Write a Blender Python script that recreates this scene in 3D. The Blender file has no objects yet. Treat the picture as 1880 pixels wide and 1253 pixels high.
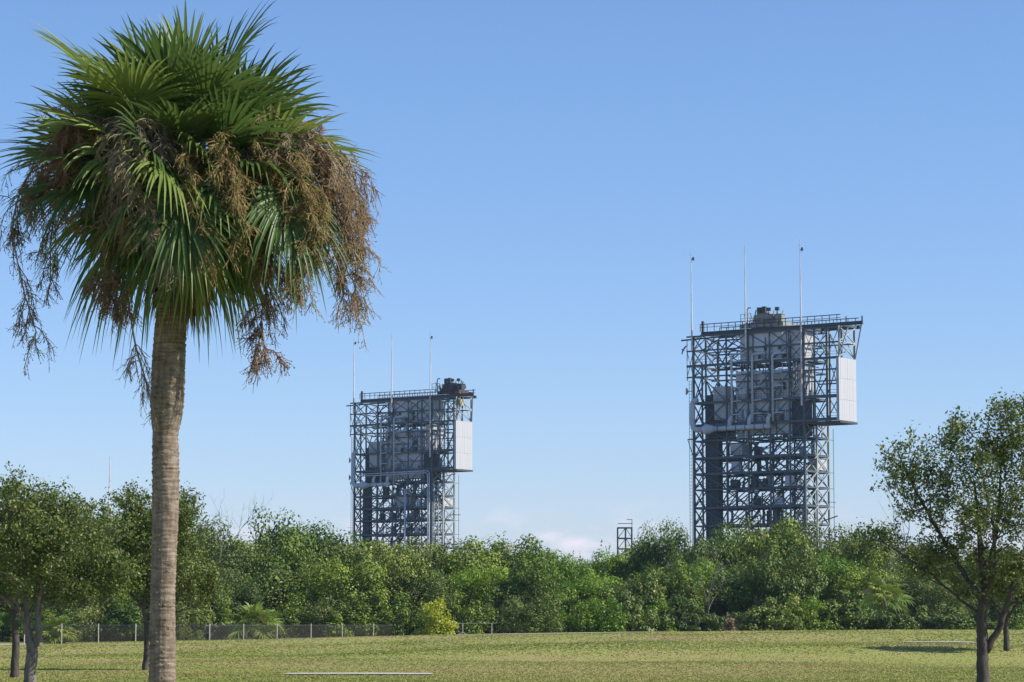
import bpy, math, random
import numpy as np
from mathutils import Vector, Matrix

# ------------------------------------------------------------------ scene, camera, sky, sun
S = bpy.context.scene
C = S.collection
R = math.radians
FPX = 5000.0                       # focal length in photo pixels (1880 wide)
EYE = 1.65
PITCH = math.atan((1147 - 626.5) / FPX)
cam_d = bpy.data.cameras.new('camera'); cam = bpy.data.objects.new('camera', cam_d); C.objects.link(cam)
cam_d.sensor_width = 36.0; cam_d.lens = FPX / 1880 * 36.0
cam_d.clip_start = 0.5; cam_d.clip_end = 20000
cam.location = (0, 0, EYE); cam.rotation_euler = (math.pi / 2 + PITCH, 0, 0)
S.camera = cam
S.render.resolution_x = 1024; S.render.resolution_y = 682

SUN_EL = R(42); SUN_AZ = R(101)    # azimuth from +Y towards +X: from the right, a little behind the camera
w = bpy.data.worlds.new('World'); S.world = w; w.use_nodes = True
nt = w.node_tree; nt.nodes.clear()
out = nt.nodes.new('ShaderNodeOutputWorld'); bg = nt.nodes.new('ShaderNodeBackground')
sky = nt.nodes.new('ShaderNodeTexSky'); sky.sky_type = 'NISHITA'; sky.sun_disc = False
sky.sun_elevation = SUN_EL; sky.sun_rotation = SUN_AZ
sky.air_density = 1.0; sky.dust_density = 0.0; sky.ozone_density = 4.0; sky.altitude = 0
tint = nt.nodes.new('ShaderNodeMix'); tint.data_type = 'RGBA'; tint.blend_type = 'MULTIPLY'
tint.inputs[0].default_value = 1.0; tint.inputs[7].default_value = (0.84, 0.93, 1.08, 1)
nt.links.new(sky.outputs[0], tint.inputs[6])
# low fair-weather clouds in a band a little above the horizon, all the way round
tc = nt.nodes.new('ShaderNodeTexCoord'); sep = nt.nodes.new('ShaderNodeSeparateXYZ')
nt.links.new(tc.outputs['Generated'], sep.inputs[0])
mp = nt.nodes.new('ShaderNodeMapping'); mp.inputs['Scale'].default_value = (1, 1, 2.6)
nt.links.new(tc.outputs['Generated'], mp.inputs[0])
nz = nt.nodes.new('ShaderNodeTexNoise'); nz.inputs['Scale'].default_value = 34; nz.inputs['Detail'].default_value = 7
nz.inputs['Roughness'].default_value = 0.58
nt.links.new(mp.outputs[0], nz.inputs['Vector'])
band = nt.nodes.new('ShaderNodeValToRGB'); cr = band.color_ramp
cr.elements[0].position = 0.0; cr.elements[0].color = (0.75, 0.75, 0.75, 1)
cr.elements[1].position = 0.045; cr.elements[1].color = (0, 0, 0, 1)
e = cr.elements.new(0.030); e.color = (0.8, 0.8, 0.8, 1)
nt.links.new(sep.outputs[2], band.inputs[0])
hz = nt.nodes.new('ShaderNodeValToRGB'); h_ = hz.color_ramp.elements
h_[0].position = 0.0; h_[0].color = (0.70, 0.705, 0.95, 1); h_[1].position = 0.20; h_[1].color = (0.745, 0.835, 1.0, 1)
he = h_.new(0.07); he.color = (0.725, 0.775, 0.975, 1)
nt.links.new(sep.outputs[2], hz.inputs[0]); nt.links.new(hz.outputs[0], tint.inputs[7])
cm = nt.nodes.new('ShaderNodeMapRange'); cm.inputs[1].default_value = 0.52; cm.inputs[2].default_value = 0.74
nt.links.new(nz.outputs[0], cm.inputs[0])
cf = nt.nodes.new('ShaderNodeMath'); cf.operation = 'MULTIPLY'
nt.links.new(cm.outputs[0], cf.inputs[0]); nt.links.new(band.outputs[0], cf.inputs[1])
cmix = nt.nodes.new('ShaderNodeMix'); cmix.data_type = 'RGBA'
cmix.inputs[7].default_value = (7.4, 6.4, 7.2, 1)
nt.links.new(cf.outputs[0], cmix.inputs[0]); nt.links.new(tint.outputs[2], cmix.inputs[6])
nt.links.new(cmix.outputs[2], bg.inputs[0]); bg.inputs[1].default_value = 0.114
nt.links.new(bg.outputs[0], out.inputs[0])

sun_d = bpy.data.lights.new('sun', 'SUN'); sun = bpy.data.objects.new('sun', sun_d); C.objects.link(sun)
sun_d.energy = 5.0; sun_d.angle = R(0.5); sun_d.color = (1.0, 0.93, 0.82)
sdir = Vector((math.sin(SUN_AZ) * math.cos(SUN_EL), math.cos(SUN_AZ) * math.cos(SUN_EL), math.sin(SUN_EL)))
sun.rotation_euler = sdir.to_track_quat('Z', 'Y').to_euler(); sun.location = (40, -20, 60)
S.view_settings.view_transform = 'Standard'; S.view_settings.look = 'None'
S.view_settings.exposure = 0.42; S.view_settings.gamma = 1.0; S.view_settings.use_curve_mapping = False

# ------------------------------------------------------------------ helpers
def at(px, py, Y):
    """photo pixel + distance along the view axis -> world point"""
    a = (px - 940) / FPX; b = (626.5 - py) / FPX
    d = Vector((a, math.cos(PITCH) - b * math.sin(PITCH), math.sin(PITCH) + b * math.cos(PITCH)))
    return Vector((0, 0, EYE)) + d * (Y / d.y)

def smooth(a, b, x):
    t = min(1, max(0, (x - a) / (b - a))); return t * t * (3 - 2 * t)

def tag(o, label=None, cat=None, group=None, kind=None):
    if label: o['label'] = label
    if cat: o['category'] = cat
    if group: o['group'] = group
    if kind: o['kind'] = kind
    return o

def empty(name, loc=(0, 0, 0), rz=0):
    o = bpy.data.objects.new(name, None); o.empty_display_size = 0.3
    o.location = loc; o.rotation_euler = (0, 0, rz); C.objects.link(o); return o

def link(name, me, parent=None):
    o = bpy.data.objects.new(name, me); C.objects.link(o)
    if parent: o.parent = parent
    return o

def mesh_np(name, V, F, mat, tone=None, smooth_=False):
    """V (n,3) array, F (m,k) array with constant k"""
    V = np.asarray(V, np.float32).reshape(-1, 3); F = np.asarray(F, np.int32)
    me = bpy.data.meshes.new(name); k = F.shape[1]
    me.vertices.add(len(V)); me.vertices.foreach_set('co', V.ravel())
    me.loops.add(F.size); me.loops.foreach_set('vertex_index', F.ravel())
    me.polygons.add(len(F)); me.polygons.foreach_set('loop_start', np.arange(0, F.size, k, dtype=np.int32))
    if smooth_: me.polygons.foreach_set('use_smooth', np.ones(len(F), bool))
    if tone is not None:
        at_ = me.attributes.new('tone', 'FLOAT', 'POINT'); at_.data.foreach_set('value', np.asarray(tone, np.float32))
    me.materials.append(mat); me.update(calc_edges=True)
    return me

class MB:
    """collects quads / tris; build() makes ONE mesh"""
    def __init__(s): s.v = []; s.f = []
    def box(s, x0, x1, y0, y1, z0, z1):
        n = len(s.v)
        s.v += [(x0,y0,z0),(x1,y0,z0),(x1,y1,z0),(x0,y1,z0),(x0,y0,z1),(x1,y0,z1),(x1,y1,z1),(x0,y1,z1)]
        s.f += [(n,n+3,n+2,n+1),(n+4,n+5,n+6,n+7),(n,n+1,n+5,n+4),(n+1,n+2,n+6,n+5),(n+2,n+3,n+7,n+6),(n+3,n,n+4,n+7)]
        return s
    def bar(s, p, q, w_, h_=None):
        h_ = h_ or w_; p = Vector(p); q = Vector(q); d = (q - p).normalized()
        up = Vector((0, 0, 1)) if abs(d.z) < 0.95 else Vector((0, 1, 0))
        a = d.cross(up).normalized() * w_ / 2; b = a.cross(d).normalized() * h_ / 2; n = len(s.v)
        for c in (p, q): s.v += [tuple(c - a - b), tuple(c + a - b), tuple(c + a + b), tuple(c - a + b)]
        s.f += [(n,n+3,n+2,n+1),(n+4,n+5,n+6,n+7),(n,n+1,n+5,n+4),(n+1,n+2,n+6,n+5),(n+2,n+3,n+7,n+6),(n+3,n,n+4,n+7)]
        return s
    def tube(s, pts, rad, k=8, cap=True):
        pts = [Vector(p) for p in pts]; n0 = len(s.v); m = len(pts); a = None
        for i, p in enumerate(pts):
            d = (pts[min(i + 1, m - 1)] - pts[max(i - 1, 0)])
            d = d.normalized() if d.length > 1e-9 else Vector((0, 0, 1))
            if a is None:
                up = Vector((0, 0, 1)) if abs(d.z) < 0.9 else Vector((1, 0, 0))
                a = d.cross(up).normalized()
            else:
                a = (a - d * a.dot(d)).normalized()
            b = d.cross(a); r = rad[i] if hasattr(rad, '__len__') else rad
            for j in range(k):
                t = 2 * math.pi * j / k
                s.v.append(tuple(p + (a * math.cos(t) + b * math.sin(t)) * r))
        for i in range(m - 1):
            for j in range(k):
                j2 = (j + 1) % k
                s.f.append((n0 + i*k + j, n0 + i*k + j2, n0 + (i+1)*k + j2, n0 + (i+1)*k + j))
        if cap and k > 3:
            s.f.append(tuple(n0 + j for j in range(k))[::-1]); s.f.append(tuple(n0 + (m-1)*k + j for j in range(k)))
        return s
    def octa(s, c, r):
        n = len(s.v); x, y, z = c
        s.v += [(x+r,y,z),(x-r,y,z),(x,y+r,z),(x,y-r,z),(x,y,z+r),(x,y,z-r)]
        s.f += [(n,n+2,n+4),(n+2,n+1,n+4),(n+1,n+3,n+4),(n+3,n,n+4),(n+2,n,n+5),(n+1,n+2,n+5),(n+3,n+1,n+5),(n,n+3,n+5)]
        return s
    def mesh(s, name, mat, sm=False):
        me = bpy.data.meshes.new(name); me.from_pydata(s.v, [], s.f); me.materials.append(mat)
        if sm: me.polygons.foreach_set('use_smooth', np.ones(len(me.polygons), bool))
        me.update(); return me
    def build(s, name, mat, parent=None, sm=False): return link(name, s.mesh(name, mat, sm), parent)

# ------------------------------------------------------------------ materials
def new_mat(name):
    m = bpy.data.materials.new(name); m.use_nodes = True; n = m.node_tree; n.nodes.clear()
    o = n.nodes.new('ShaderNodeOutputMaterial'); b = n.nodes.new('ShaderNodeBsdfPrincipled')
    n.links.new(b.outputs[0], o.inputs[0]); return m, n, b, o

def ramp(n, src, stops):
    r = n.nodes.new('ShaderNodeValToRGB'); el = r.color_ramp.elements
    el[0].position, el[0].color = stops[0][0], (*stops[0][1], 1)
    el[1].position, el[1].color = stops[-1][0], (*stops[-1][1], 1)
    for p, c in stops[1:-1]:
        x = el.new(p); x.color = (*c, 1)
    n.links.new(src, r.inputs[0]); return r.outputs[0]

def noise(n, scale, detail=4, rough=0.55, vec=None, sc=None):
    t = n.nodes.new('ShaderNodeTexCoord'); z = n.nodes.new('ShaderNodeTexNoise')
    z.inputs['Scale'].default_value = scale; z.inputs['Detail'].default_value = detail; z.inputs['Roughness'].default_value = rough
    m = n.nodes.new('ShaderNodeMapping'); m.inputs['Scale'].default_value = sc or (1, 1, 1)
    n.links.new(t.outputs[vec or 'Object'], m.inputs[0]); n.links.new(m.outputs[0], z.inputs['Vector'])
    return z.outputs[0]

def mat_noise(name, stops, scale, rough=0.6, metal=0.0, bump=0.0, sc=None, detail=5, spec=0.4):
    m, n, b, o = new_mat(name); f = noise(n, scale, detail, 0.6, sc=sc)
    n.links.new(ramp(n, f, stops), b.inputs['Base Color'])
    b.inputs['Roughness'].default_value = rough; b.inputs['Metallic'].default_value = metal
    b.inputs['Specular IOR Level'].default_value = spec
    if bump:
        bp = n.nodes.new('ShaderNodeBump'); bp.inputs['Strength'].default_value = bump; bp.inputs['Distance'].default_value = 0.03
        n.links.new(f, bp.inputs['Height']); n.links.new(bp.outputs[0], b.inputs['Normal'])
    return m

def mat_leaf(name, stops, rough=0.5, trans=0.3, spec=0.35):
    """leaf colour from the per-leaf attribute 'tone', a little per-plant variation; leaves let light through"""
    m, n, b, o = new_mat(name)
    a = n.nodes.new('ShaderNodeAttribute'); a.attribute_name = 'tone'
    col = ramp(n, a.outputs['Fac'], stops)
    oi = n.nodes.new('ShaderNodeObjectInfo'); hs = n.nodes.new('ShaderNodeHueSaturation')
    mr = n.nodes.new('ShaderNodeMapRange'); mr.inputs[3].default_value = 0.66; mr.inputs[4].default_value = 1.28
    n.links.new(oi.outputs['Random'], mr.inputs[0]); n.links.new(mr.outputs[0], hs.inputs['Value'])
    mh = n.nodes.new('ShaderNodeMapRange'); mh.inputs[3].default_value = 0.518; mh.inputs[4].default_value = 0.478
    n.links.new(oi.outputs['Random'], mh.inputs[0]); n.links.new(mh.outputs[0], hs.inputs['Hue'])
    n.links.new(col, hs.inputs['Color'])
    n.links.new(hs.outputs[0], b.inputs['Base Color']); b.inputs['Roughness'].default_value = rough
    b.inputs['Specular IOR Level'].default_value = spec
    t = n.nodes.new('ShaderNodeBsdfTranslucent'); n.links.new(hs.outputs[0], t.inputs['Color'])
    mx = n.nodes.new('ShaderNodeMixShader'); mx.inputs[0].default_value = trans
    n.links.new(b.outputs[0], mx.inputs[1]); n.links.new(t.outputs[0], mx.inputs[2]); n.links.new(mx.outputs[0], o.inputs[0])
    return m

M = {}
M['steel'] = mat_noise('steel', [(0.3, (0.056, 0.078, 0.094)), (0.64, (0.107, 0.138, 0.156)), (0.82, (0.156, 0.117, 0.086))], 0.6, 0.55)  # light-grey tower paint, darkened so the colour carries the shaded front's self-shading
M['steel_pale'] = mat_noise('steel_pale', [(0.3, (0.30, 0.33, 0.32)), (0.7, (0.42, 0.44, 0.42)), (0.85, (0.28, 0.22, 0.15))], 0.7, 0.55)  # lighter copy of the tower steel, mainly for members on the sunlit end
M['steel_dark'] = mat_noise('steel_dark', [(0.3, (0.035, 0.045, 0.053)), (0.7, (0.069, 0.081, 0.088))], 0.8, 0.6)
M['deck'] = mat_noise('deck', [(0.3, (0.05, 0.06, 0.06)), (0.7, (0.08, 0.09, 0.085))], 1.2, 0.7)
M['clad'] = mat_noise('clad', [(0.25, (0.625, 0.646, 0.689)), (0.6, (0.767, 0.781, 0.824)), (0.85, (0.511, 0.483, 0.469))], 0.35, 0.5, sc=(0.850, 0.850, 0.497))
M['clad_white'] = mat_noise('clad_white', [(0.3, (0.46, 0.465, 0.48)), (0.8, (0.53, 0.535, 0.55))], 0.5, 0.5, sc=(1, 1, 0.3))
M['duct'] = mat_noise('duct', [(0.3, (0.442, 0.481, 0.533)), (0.7, (0.598, 0.624, 0.663))], 0.8, 0.4)
M['mast'] = mat_noise('mast', [(0.45, (0.72, 0.72, 0.70)), (0.62, (0.60, 0.45, 0.38))], 1.0, 0.5, sc=(1, 1, 0.35))
M['rust'] = mat_noise('rust', [(0.3, (0.075, 0.035, 0.028)), (0.7, (0.13, 0.06, 0.045))], 1.5, 0.8)
M['crane'] = mat_noise('crane', [(0.3, (0.20, 0.21, 0.19)), (0.7, (0.33, 0.32, 0.27))], 1.0, 0.6)
M['hook'] = mat_noise('hook', [(0.3, (0.55, 0.42, 0.10)), (0.7, (0.62, 0.52, 0.16))], 1.0, 0.5)
M['glassdark'] = mat_noise('glassdark', [(0.3, (0.02, 0.025, 0.03)), (0.7, (0.03, 0.035, 0.04))], 1.0, 0.15)
M['post'] = mat_noise('post', [(0.3, (0.40, 0.38, 0.33)), (0.7, (0.55, 0.52, 0.46))], 3.0, 0.6)
M['bark'] = mat_noise('bark', [(0.3, (0.035, 0.029, 0.024)), (0.7, (0.095, 0.08, 0.068))], 9, 0.9, bump=0.6, sc=(1, 1, 0.3))
M['bark_pale'] = mat_noise('bark_pale', [(0.3, (0.07, 0.062, 0.052)), (0.7, (0.21, 0.19, 0.16))], 9, 0.9, bump=0.6, sc=(1, 1, 0.3))
M['concrete'] = mat_noise('concrete', [(0.3, (0.357, 0.340, 0.306)), (0.7, (0.476, 0.459, 0.416))], 1.5, 0.9)
M['sand'] = mat_noise('sand', [(0.3, (0.42, 0.38, 0.30)), (0.7, (0.56, 0.51, 0.42))], 2.0, 0.95)
M['bird'] = mat_noise('bird', [(0.3, (0.05, 0.05, 0.05)), (0.7, (0.09, 0.09, 0.09))], 5, 0.8)

M['oak'] = mat_leaf('oak', [(0, (0.070, 0.108, 0.019)), (0.6, (0.145, 0.198, 0.036)), (0.92, (0.230, 0.264, 0.058)), (1, (0.320, 0.297, 0.076))], 0.52, 0.2, 0.3)
M['dark'] = mat_leaf('dark', [(0, (0.065, 0.109, 0.012)), (0.6, (0.140, 0.220, 0.023)), (1, (0.248, 0.345, 0.040))], 0.5, 0.22, 0.3)
M['bright'] = mat_leaf('bright', [(0, (0.115, 0.204, 0.016)), (0.6, (0.230, 0.370, 0.029)), (1, (0.402, 0.554, 0.047))], 0.45, 0.35)
M['grape'] = mat_leaf('grape', [(0, (0.065, 0.116, 0.019)), (0.62, (0.140, 0.209, 0.032)), (0.82, (0.215, 0.259, 0.049)), (0.9, (0.405, 0.363, 0.108)), (1, (0.500, 0.528, 0.173))], 0.5, 0.22, 0.3)
M['yellow'] = mat_leaf('yellow', [(0, (0.161, 0.230, 0.023)), (0.6, (0.345, 0.414, 0.034)), (1, (0.500, 0.500, 0.069))], 0.5, 0.4)
M['dry'] = mat_leaf('dry', [(0, (0.110, 0.083, 0.050)), (0.6, (0.220, 0.176, 0.110)), (1, (0.352, 0.297, 0.198))], 0.8, 0.2, 0.2)
M['frond'] = mat_leaf('frond', [(0, (0.056, 0.109, 0.027)), (0.6, (0.137, 0.216, 0.051)), (0.93, (0.282, 0.347, 0.079)), (1, (0.514, 0.450, 0.158))], 0.42, 0.34, 0.35)
M['frond_pale'] = mat_leaf('frond_pale', [(0, (0.085, 0.145, 0.025)), (0.6, (0.22, 0.31, 0.055)), (1, (0.46, 0.44, 0.12))], 0.45, 0.2)
M['palmetto'] = mat_leaf('palmetto', [(0, (0.110, 0.143, 0.088)), (1, (0.286, 0.330, 0.220))], 0.5, 0.2)
M['petiole'] = mat_noise('petiole', [(0.3, (0.12, 0.16, 0.035)), (0.7, (0.24, 0.25, 0.06))], 6, 0.5)
M['twig_tan'] = mat_noise('twig_tan', [(0.3, (0.20, 0.155, 0.10)), (0.7, (0.36, 0.28, 0.185))], 5, 0.8)
M['twig_brown'] = mat_noise('twig_brown', [(0.3, (0.15, 0.088, 0.048)), (0.7, (0.30, 0.185, 0.10))], 5, 0.8)
M['twig_yellow'] = mat_noise('twig_yellow', [(0.3, (0.17, 0.115, 0.045)), (0.7, (0.33, 0.245, 0.085))], 5, 0.7)
M['twig_grey'] = mat_noise('twig_grey', [(0.3, (0.17, 0.13, 0.10)), (0.7, (0.32, 0.26, 0.20))], 5, 0.8)
M['berry_green'] = mat_noise('berry_green', [(0.3, (0.10, 0.11, 0.02)), (0.7, (0.24, 0.22, 0.05))], 12, 0.4)
M['berry_black'] = mat_noise('berry_black', [(0.3, (0.012, 0.010, 0.012)), (0.7, (0.035, 0.025, 0.025))], 12, 0.35)

def mat_grassblade():
    m, n, b, o = new_mat('grass_blades'); a = n.nodes.new('ShaderNodeAttribute'); a.attribute_name = 'tone'
    c = ramp(n, a.outputs['Fac'], [(0, (0.150, 0.195, 0.040)), (0.45, (0.245, 0.275, 0.066)), (0.75, (0.31, 0.28, 0.105)), (1, (0.34, 0.245, 0.14))])
    n.links.new(c, b.inputs['Base Color']); b.inputs['Roughness'].default_value = 0.7; b.inputs['Specular IOR Level'].default_value = 0.2
    t = n.nodes.new('ShaderNodeBsdfTranslucent'); n.links.new(c, t.inputs['Color'])
    mx = n.nodes.new('ShaderNodeMixShader'); mx.inputs[0].default_value = 0.3
    n.links.new(b.outputs[0], mx.inputs[1]); n.links.new(t.outputs[0], mx.inputs[2]); n.links.new(mx.outputs[0], o.inputs[0]); return m
M['blade'] = mat_grassblade()

def mat_ground():
    m, n, b, o = new_mat('lawn')
    big = noise(n, 0.075, 6, 0.66, sc=(0.6, 1.0, 1.0)); mid = noise(n, 0.35, 5, 0.65); fine = noise(n, 7, 4, 0.7)
    def mix(f, a, bb):
        x = n.nodes.new('ShaderNodeMath'); x.operation = 'MULTIPLY_ADD'; x.inputs[1].default_value = f
        n.links.new(a, x.inputs[0]); n.links.new(bb, x.inputs[2]); return x.outputs[0]
    s1 = n.nodes.new('ShaderNodeMath'); s1.operation = 'MULTIPLY'; s1.inputs[1].default_value = 0.52; n.links.new(big, s1.inputs[0])
    s = mix(0.30, mid, s1.outputs[0]); s = mix(0.18, fine, s)
    c = ramp(n, s, [(0.34, (0.150, 0.195, 0.040)), (0.45, (0.235, 0.265, 0.064)), (0.53, (0.285, 0.27, 0.095)), (0.61, (0.315, 0.225, 0.125))])
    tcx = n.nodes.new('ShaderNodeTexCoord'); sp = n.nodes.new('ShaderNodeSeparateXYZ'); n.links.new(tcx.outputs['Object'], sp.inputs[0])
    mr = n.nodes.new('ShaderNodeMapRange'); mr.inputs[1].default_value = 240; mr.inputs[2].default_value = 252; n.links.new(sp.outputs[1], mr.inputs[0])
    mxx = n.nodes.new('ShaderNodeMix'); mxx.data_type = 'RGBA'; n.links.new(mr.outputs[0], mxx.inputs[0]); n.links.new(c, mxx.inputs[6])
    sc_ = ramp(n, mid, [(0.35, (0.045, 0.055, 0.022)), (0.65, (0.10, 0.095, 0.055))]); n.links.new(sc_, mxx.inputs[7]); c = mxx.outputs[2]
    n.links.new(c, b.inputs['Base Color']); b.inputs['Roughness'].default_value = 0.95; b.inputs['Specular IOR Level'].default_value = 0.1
    bp = n.nodes.new('ShaderNodeBump'); bp.inputs['Strength'].default_value = 0.7; bp.inputs['Distance'].default_value = 0.08
    n.links.new(fine, bp.inputs['Height']); n.links.new(bp.outputs[0], b.inputs['Normal']); return m
M['lawn'] = mat_ground()

def mat_trunk():
    m, n, b, o = new_mat('palm_trunk')
    f = noise(n, 5, 6, 0.65, sc=(1, 1, 4.5)); g = noise(n, 14, 5, 0.65, sc=(1, 1, 0.22))
    a = n.nodes.new('ShaderNodeMath'); a.operation = 'MULTIPLY_ADD'; a.inputs[1].default_value = 0.55
    h = n.nodes.new('ShaderNodeMath'); h.operation = 'MULTIPLY'; h.inputs[1].default_value = 0.45
    n.links.new(g, h.inputs[0]); n.links.new(f, a.inputs[0]); n.links.new(h.outputs[0], a.inputs[2])
    n.links.new(ramp(n, a.outputs[0], [(0.34, (0.07, 0.052, 0.038)), (0.48, (0.20, 0.158, 0.120)), (0.66, (0.36, 0.295, 0.235))]), b.inputs['Base Color'])
    b.inputs['Roughness'].default_value = 0.95; b.inputs['Specular IOR Level'].default_value = 0.15
    bp = n.nodes.new('ShaderNodeBump'); bp.inputs['Strength'].default_value = 0.9; bp.inputs['Distance'].default_value = 0.03
    n.links.new(a.outputs[0], bp.inputs['Height']); n.links.new(bp.outputs[0], b.inputs['Normal']); return m
M['trunk'] = mat_trunk()

def mat_chainlink():
    m, n, b, o = new_mat('chain_link')   # woven wire far too fine to tell apart at 230 m: an even screen
    b.inputs['Base Color'].default_value = (0.055, 0.046, 0.034, 1); b.inputs['Roughness'].default_value = 0.6
    t = n.nodes.new('ShaderNodeBsdfTransparent'); mx = n.nodes.new('ShaderNodeMixShader'); mx.inputs[0].default_value = 0.27
    n.links.new(t.outputs[0], mx.inputs[1]); n.links.new(b.outputs[0], mx.inputs[2]); n.links.new(mx.outputs[0], o.inputs[0]); return m
M['chain'] = mat_chainlink()

# ------------------------------------------------------------------ ground
XC = [-80, -43, -35, -25, -17, -9, 0, 13, 26, 43, 90]; ZC = [0.0, 0.03, 0.16, 0.33, 0.5, 0.71, 0.85, 1.03, 1.17, 1.2, 1.0]
def ground(x, y):
    xs = x * 230.0 / max(y, 60.0) if y < 230 else x
    zc = float(np.interp(xs, XC, ZC)) if abs(x) < 300 else 0.5
    up = 0.42 * smooth(122, 139, y) + 0.58 * smooth(139, 228, y); dn = smooth(238, 252, y)
    z = zc * up * (1 - dn)
    if 90 < y < 232:
        q = min(1, (y - 90) / 25) * min(1, (232 - y) / 20)
        z += q * (0.10 * math.sin(x * 0.11 + y * 0.045) * math.sin(y * 0.085 + 1.3) + 0.05 * math.sin(x * 0.31 - y * 0.12))
    return z
xs = np.unique(np.concatenate([np.linspace(-6000, -120, 14), np.arange(-120, 121, 2.5), np.linspace(120, 6000, 14)]))
ys = np.unique(np.concatenate([np.linspace(-1500, 50, 8), np.arange(50, 100, 5), np.arange(100, 262, 1.8), np.arange(262, 420, 25), np.linspace(420, 9000, 14)]))
V = [(x, y, ground(x, y)) for y in ys for x in xs]; nx = len(xs)
F = [(j*nx+i, j*nx+i+1, (j+1)*nx+i+1, (j+1)*nx+i) for j in range(len(ys)-1) for i in range(nx-1)]
tag(link('ground', mesh_np('ground', V, F, M['lawn'], smooth_=True)), kind='structure')

def strip(name, pts, wid, mat, dz=0.012, label=None):
    """a thin sheet that follows the ground along a polyline"""
    b = MB(); P = []
    for (x0, y0), (x1, y1) in zip(pts[:-1], pts[1:]):
        n = max(2, int(math.hypot(x1 - x0, y1 - y0) / 1.2))
        P += [(x0 + (x1 - x0) * t / n, y0 + (y1 - y0) * t / n) for t in range(n)]
    P.append(pts[-1]); rr = random.Random(len(name))
    for i, (x, y) in enumerate(P):
        ww = wid * (0.85 + 0.3 * rr.random())
        for k in range(4):
            yy = y - ww / 2 + ww * k / 3; b.v.append((x, yy, ground(x, yy) + dz))
    for i in range(len(P) - 1):
        for k in range(3): b.f.append((i*4+k, (i+1)*4+k, (i+1)*4+k+1, i*4+k+1))
    return tag(b.build(name, mat), kind='structure')
def gx(px, Y): return (px - 940) / FPX * Y
strip('sandy_path', [(gx(510, 229), 228.5), (gx(900, 230), 230), (gx(1240, 232), 231)], 2.6, M['sand'], 0.05)
strip('sandy_path', [(gx(1515, 230), 229.5), (gx(1790, 230), 229)], 3.2, M['sand'], 0.06)
strip('sandy_path', [(gx(-60, 222), 222), (gx(85, 222), 222)], 3.0, M['sand'], 0.05)
strip('concrete_slab', [(gx(530, 91.5), 91.3), (gx(640, 91.5), 91.7), (gx(795, 91.5), 91.0)], 2.4, M['concrete'], 0.035)
strip('concrete_slab', [(gx(1655, 160), 160), (gx(1775, 160), 159)], 3.0, M['concrete'], 0.05)

# grass tufts on the lawn that the camera and a step aside would see
rng = np.random.default_rng(7)
N = 260000
yy = 1.0 / (1.0 / 68 + (1.0 / 229 - 1.0 / 68) * rng.random(N)); xx = (rng.random(N) - 0.5) * 2 * (0.215 * yy + 2)
zz = np.array([ground(a, b) for a, b in zip(xx.tolist(), yy.tolist())])
ang = rng.random(N) * math.pi; hgt = rng.uniform(0.010, 0.034, N) * (1 + 0.5 * (yy > 130)); wd = rng.uniform(0.025, 0.06, N) * (yy / 90)
pat = 0.46 + 0.10 * np.sin(yy * 0.075 + 0.9 * np.sin(xx * 0.08)) + 0.24 * np.sin(xx * 0.16 + 1.3 * np.sin(yy * 0.05)) * np.sin(yy * 0.11 + 1.2 * np.sin(xx * 0.09)) + 0.16 * np.sin(xx * 0.35 + 2 * np.sin(yy * 0.13)) * np.sin(yy * 0.28 + 1.5 * np.sin(xx * 0.21)) + 0.12 * np.sin(xx * 1.3 + yy * 0.9)
tn = np.clip(pat + rng.normal(0, 0.12, N) + 0.06, 0, 1)
ca, sa = np.cos(ang) * wd, np.sin(ang) * wd; lx, ly = rng.normal(0, 0.025, (2, N))
V = np.stack([np.stack([xx - ca, yy - sa, zz - 0.01], 1), np.stack([xx + ca, yy + sa, zz - 0.01], 1), np.stack([xx + lx, yy + ly, zz + hgt], 1)], 1).reshape(-1, 3)
F = np.arange(N * 3).reshape(-1, 3)
tag(link('grass', mesh_np('grass', V, F, M['blade'], np.repeat(tn, 3))), 'short dry green and tan grass of the lawn', 'grass', kind='stuff')

# ------------------------------------------------------------------ foliage makers
def leaf_mesh(name, Cn, Nn, length, width, mat, tone, rng):
    """rhombic leaves at centres Cn facing Nn"""
    n = len(Cn); A = rng.normal(size=(n, 3)); A -= (A * Nn).sum(1)[:, None] * Nn; A /= np.linalg.norm(A, axis=1)[:, None] + 1e-9
    B = np.cross(Nn, A); L = (length * rng.uniform(0.7, 1.3, n))[:, None]; W = (width * rng.uniform(0.7, 1.3, n))[:, None]
    V = np.stack([Cn - A * L / 2, Cn + B * W / 2 + A * L * 0.08, Cn + A * L / 2, Cn - B * W / 2 + A * L * 0.08], 1).reshape(-1, 3)
    return mesh_np(name, V, np.arange(n * 4).reshape(-1, 4), mat, np.repeat(tone, 4))

def clump_leaves(centers, radii, per, rng, flat=0.8, updir=0.5, inner=0.35):
    n = len(centers); idx = np.repeat(np.arange(n), per); m = len(idx)
    d = rng.normal(size=(m, 3)); d /= np.linalg.norm(d, axis=1)[:, None]
    r = inner + (1 - inner) * np.sqrt(rng.random(m)); r *= 1 + 0.11 * rng.normal(size=m)
    P = centers[idx] + d * (r * radii[idx])[:, None] * np.array([1, 1, flat])
    Nn = d * 1.1 + np.array([0, 0, updir]) + 0.5 * rng.normal(size=(m, 3)); Nn /= np.linalg.norm(Nn, axis=1)[:, None]
    return P, Nn, idx

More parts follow.
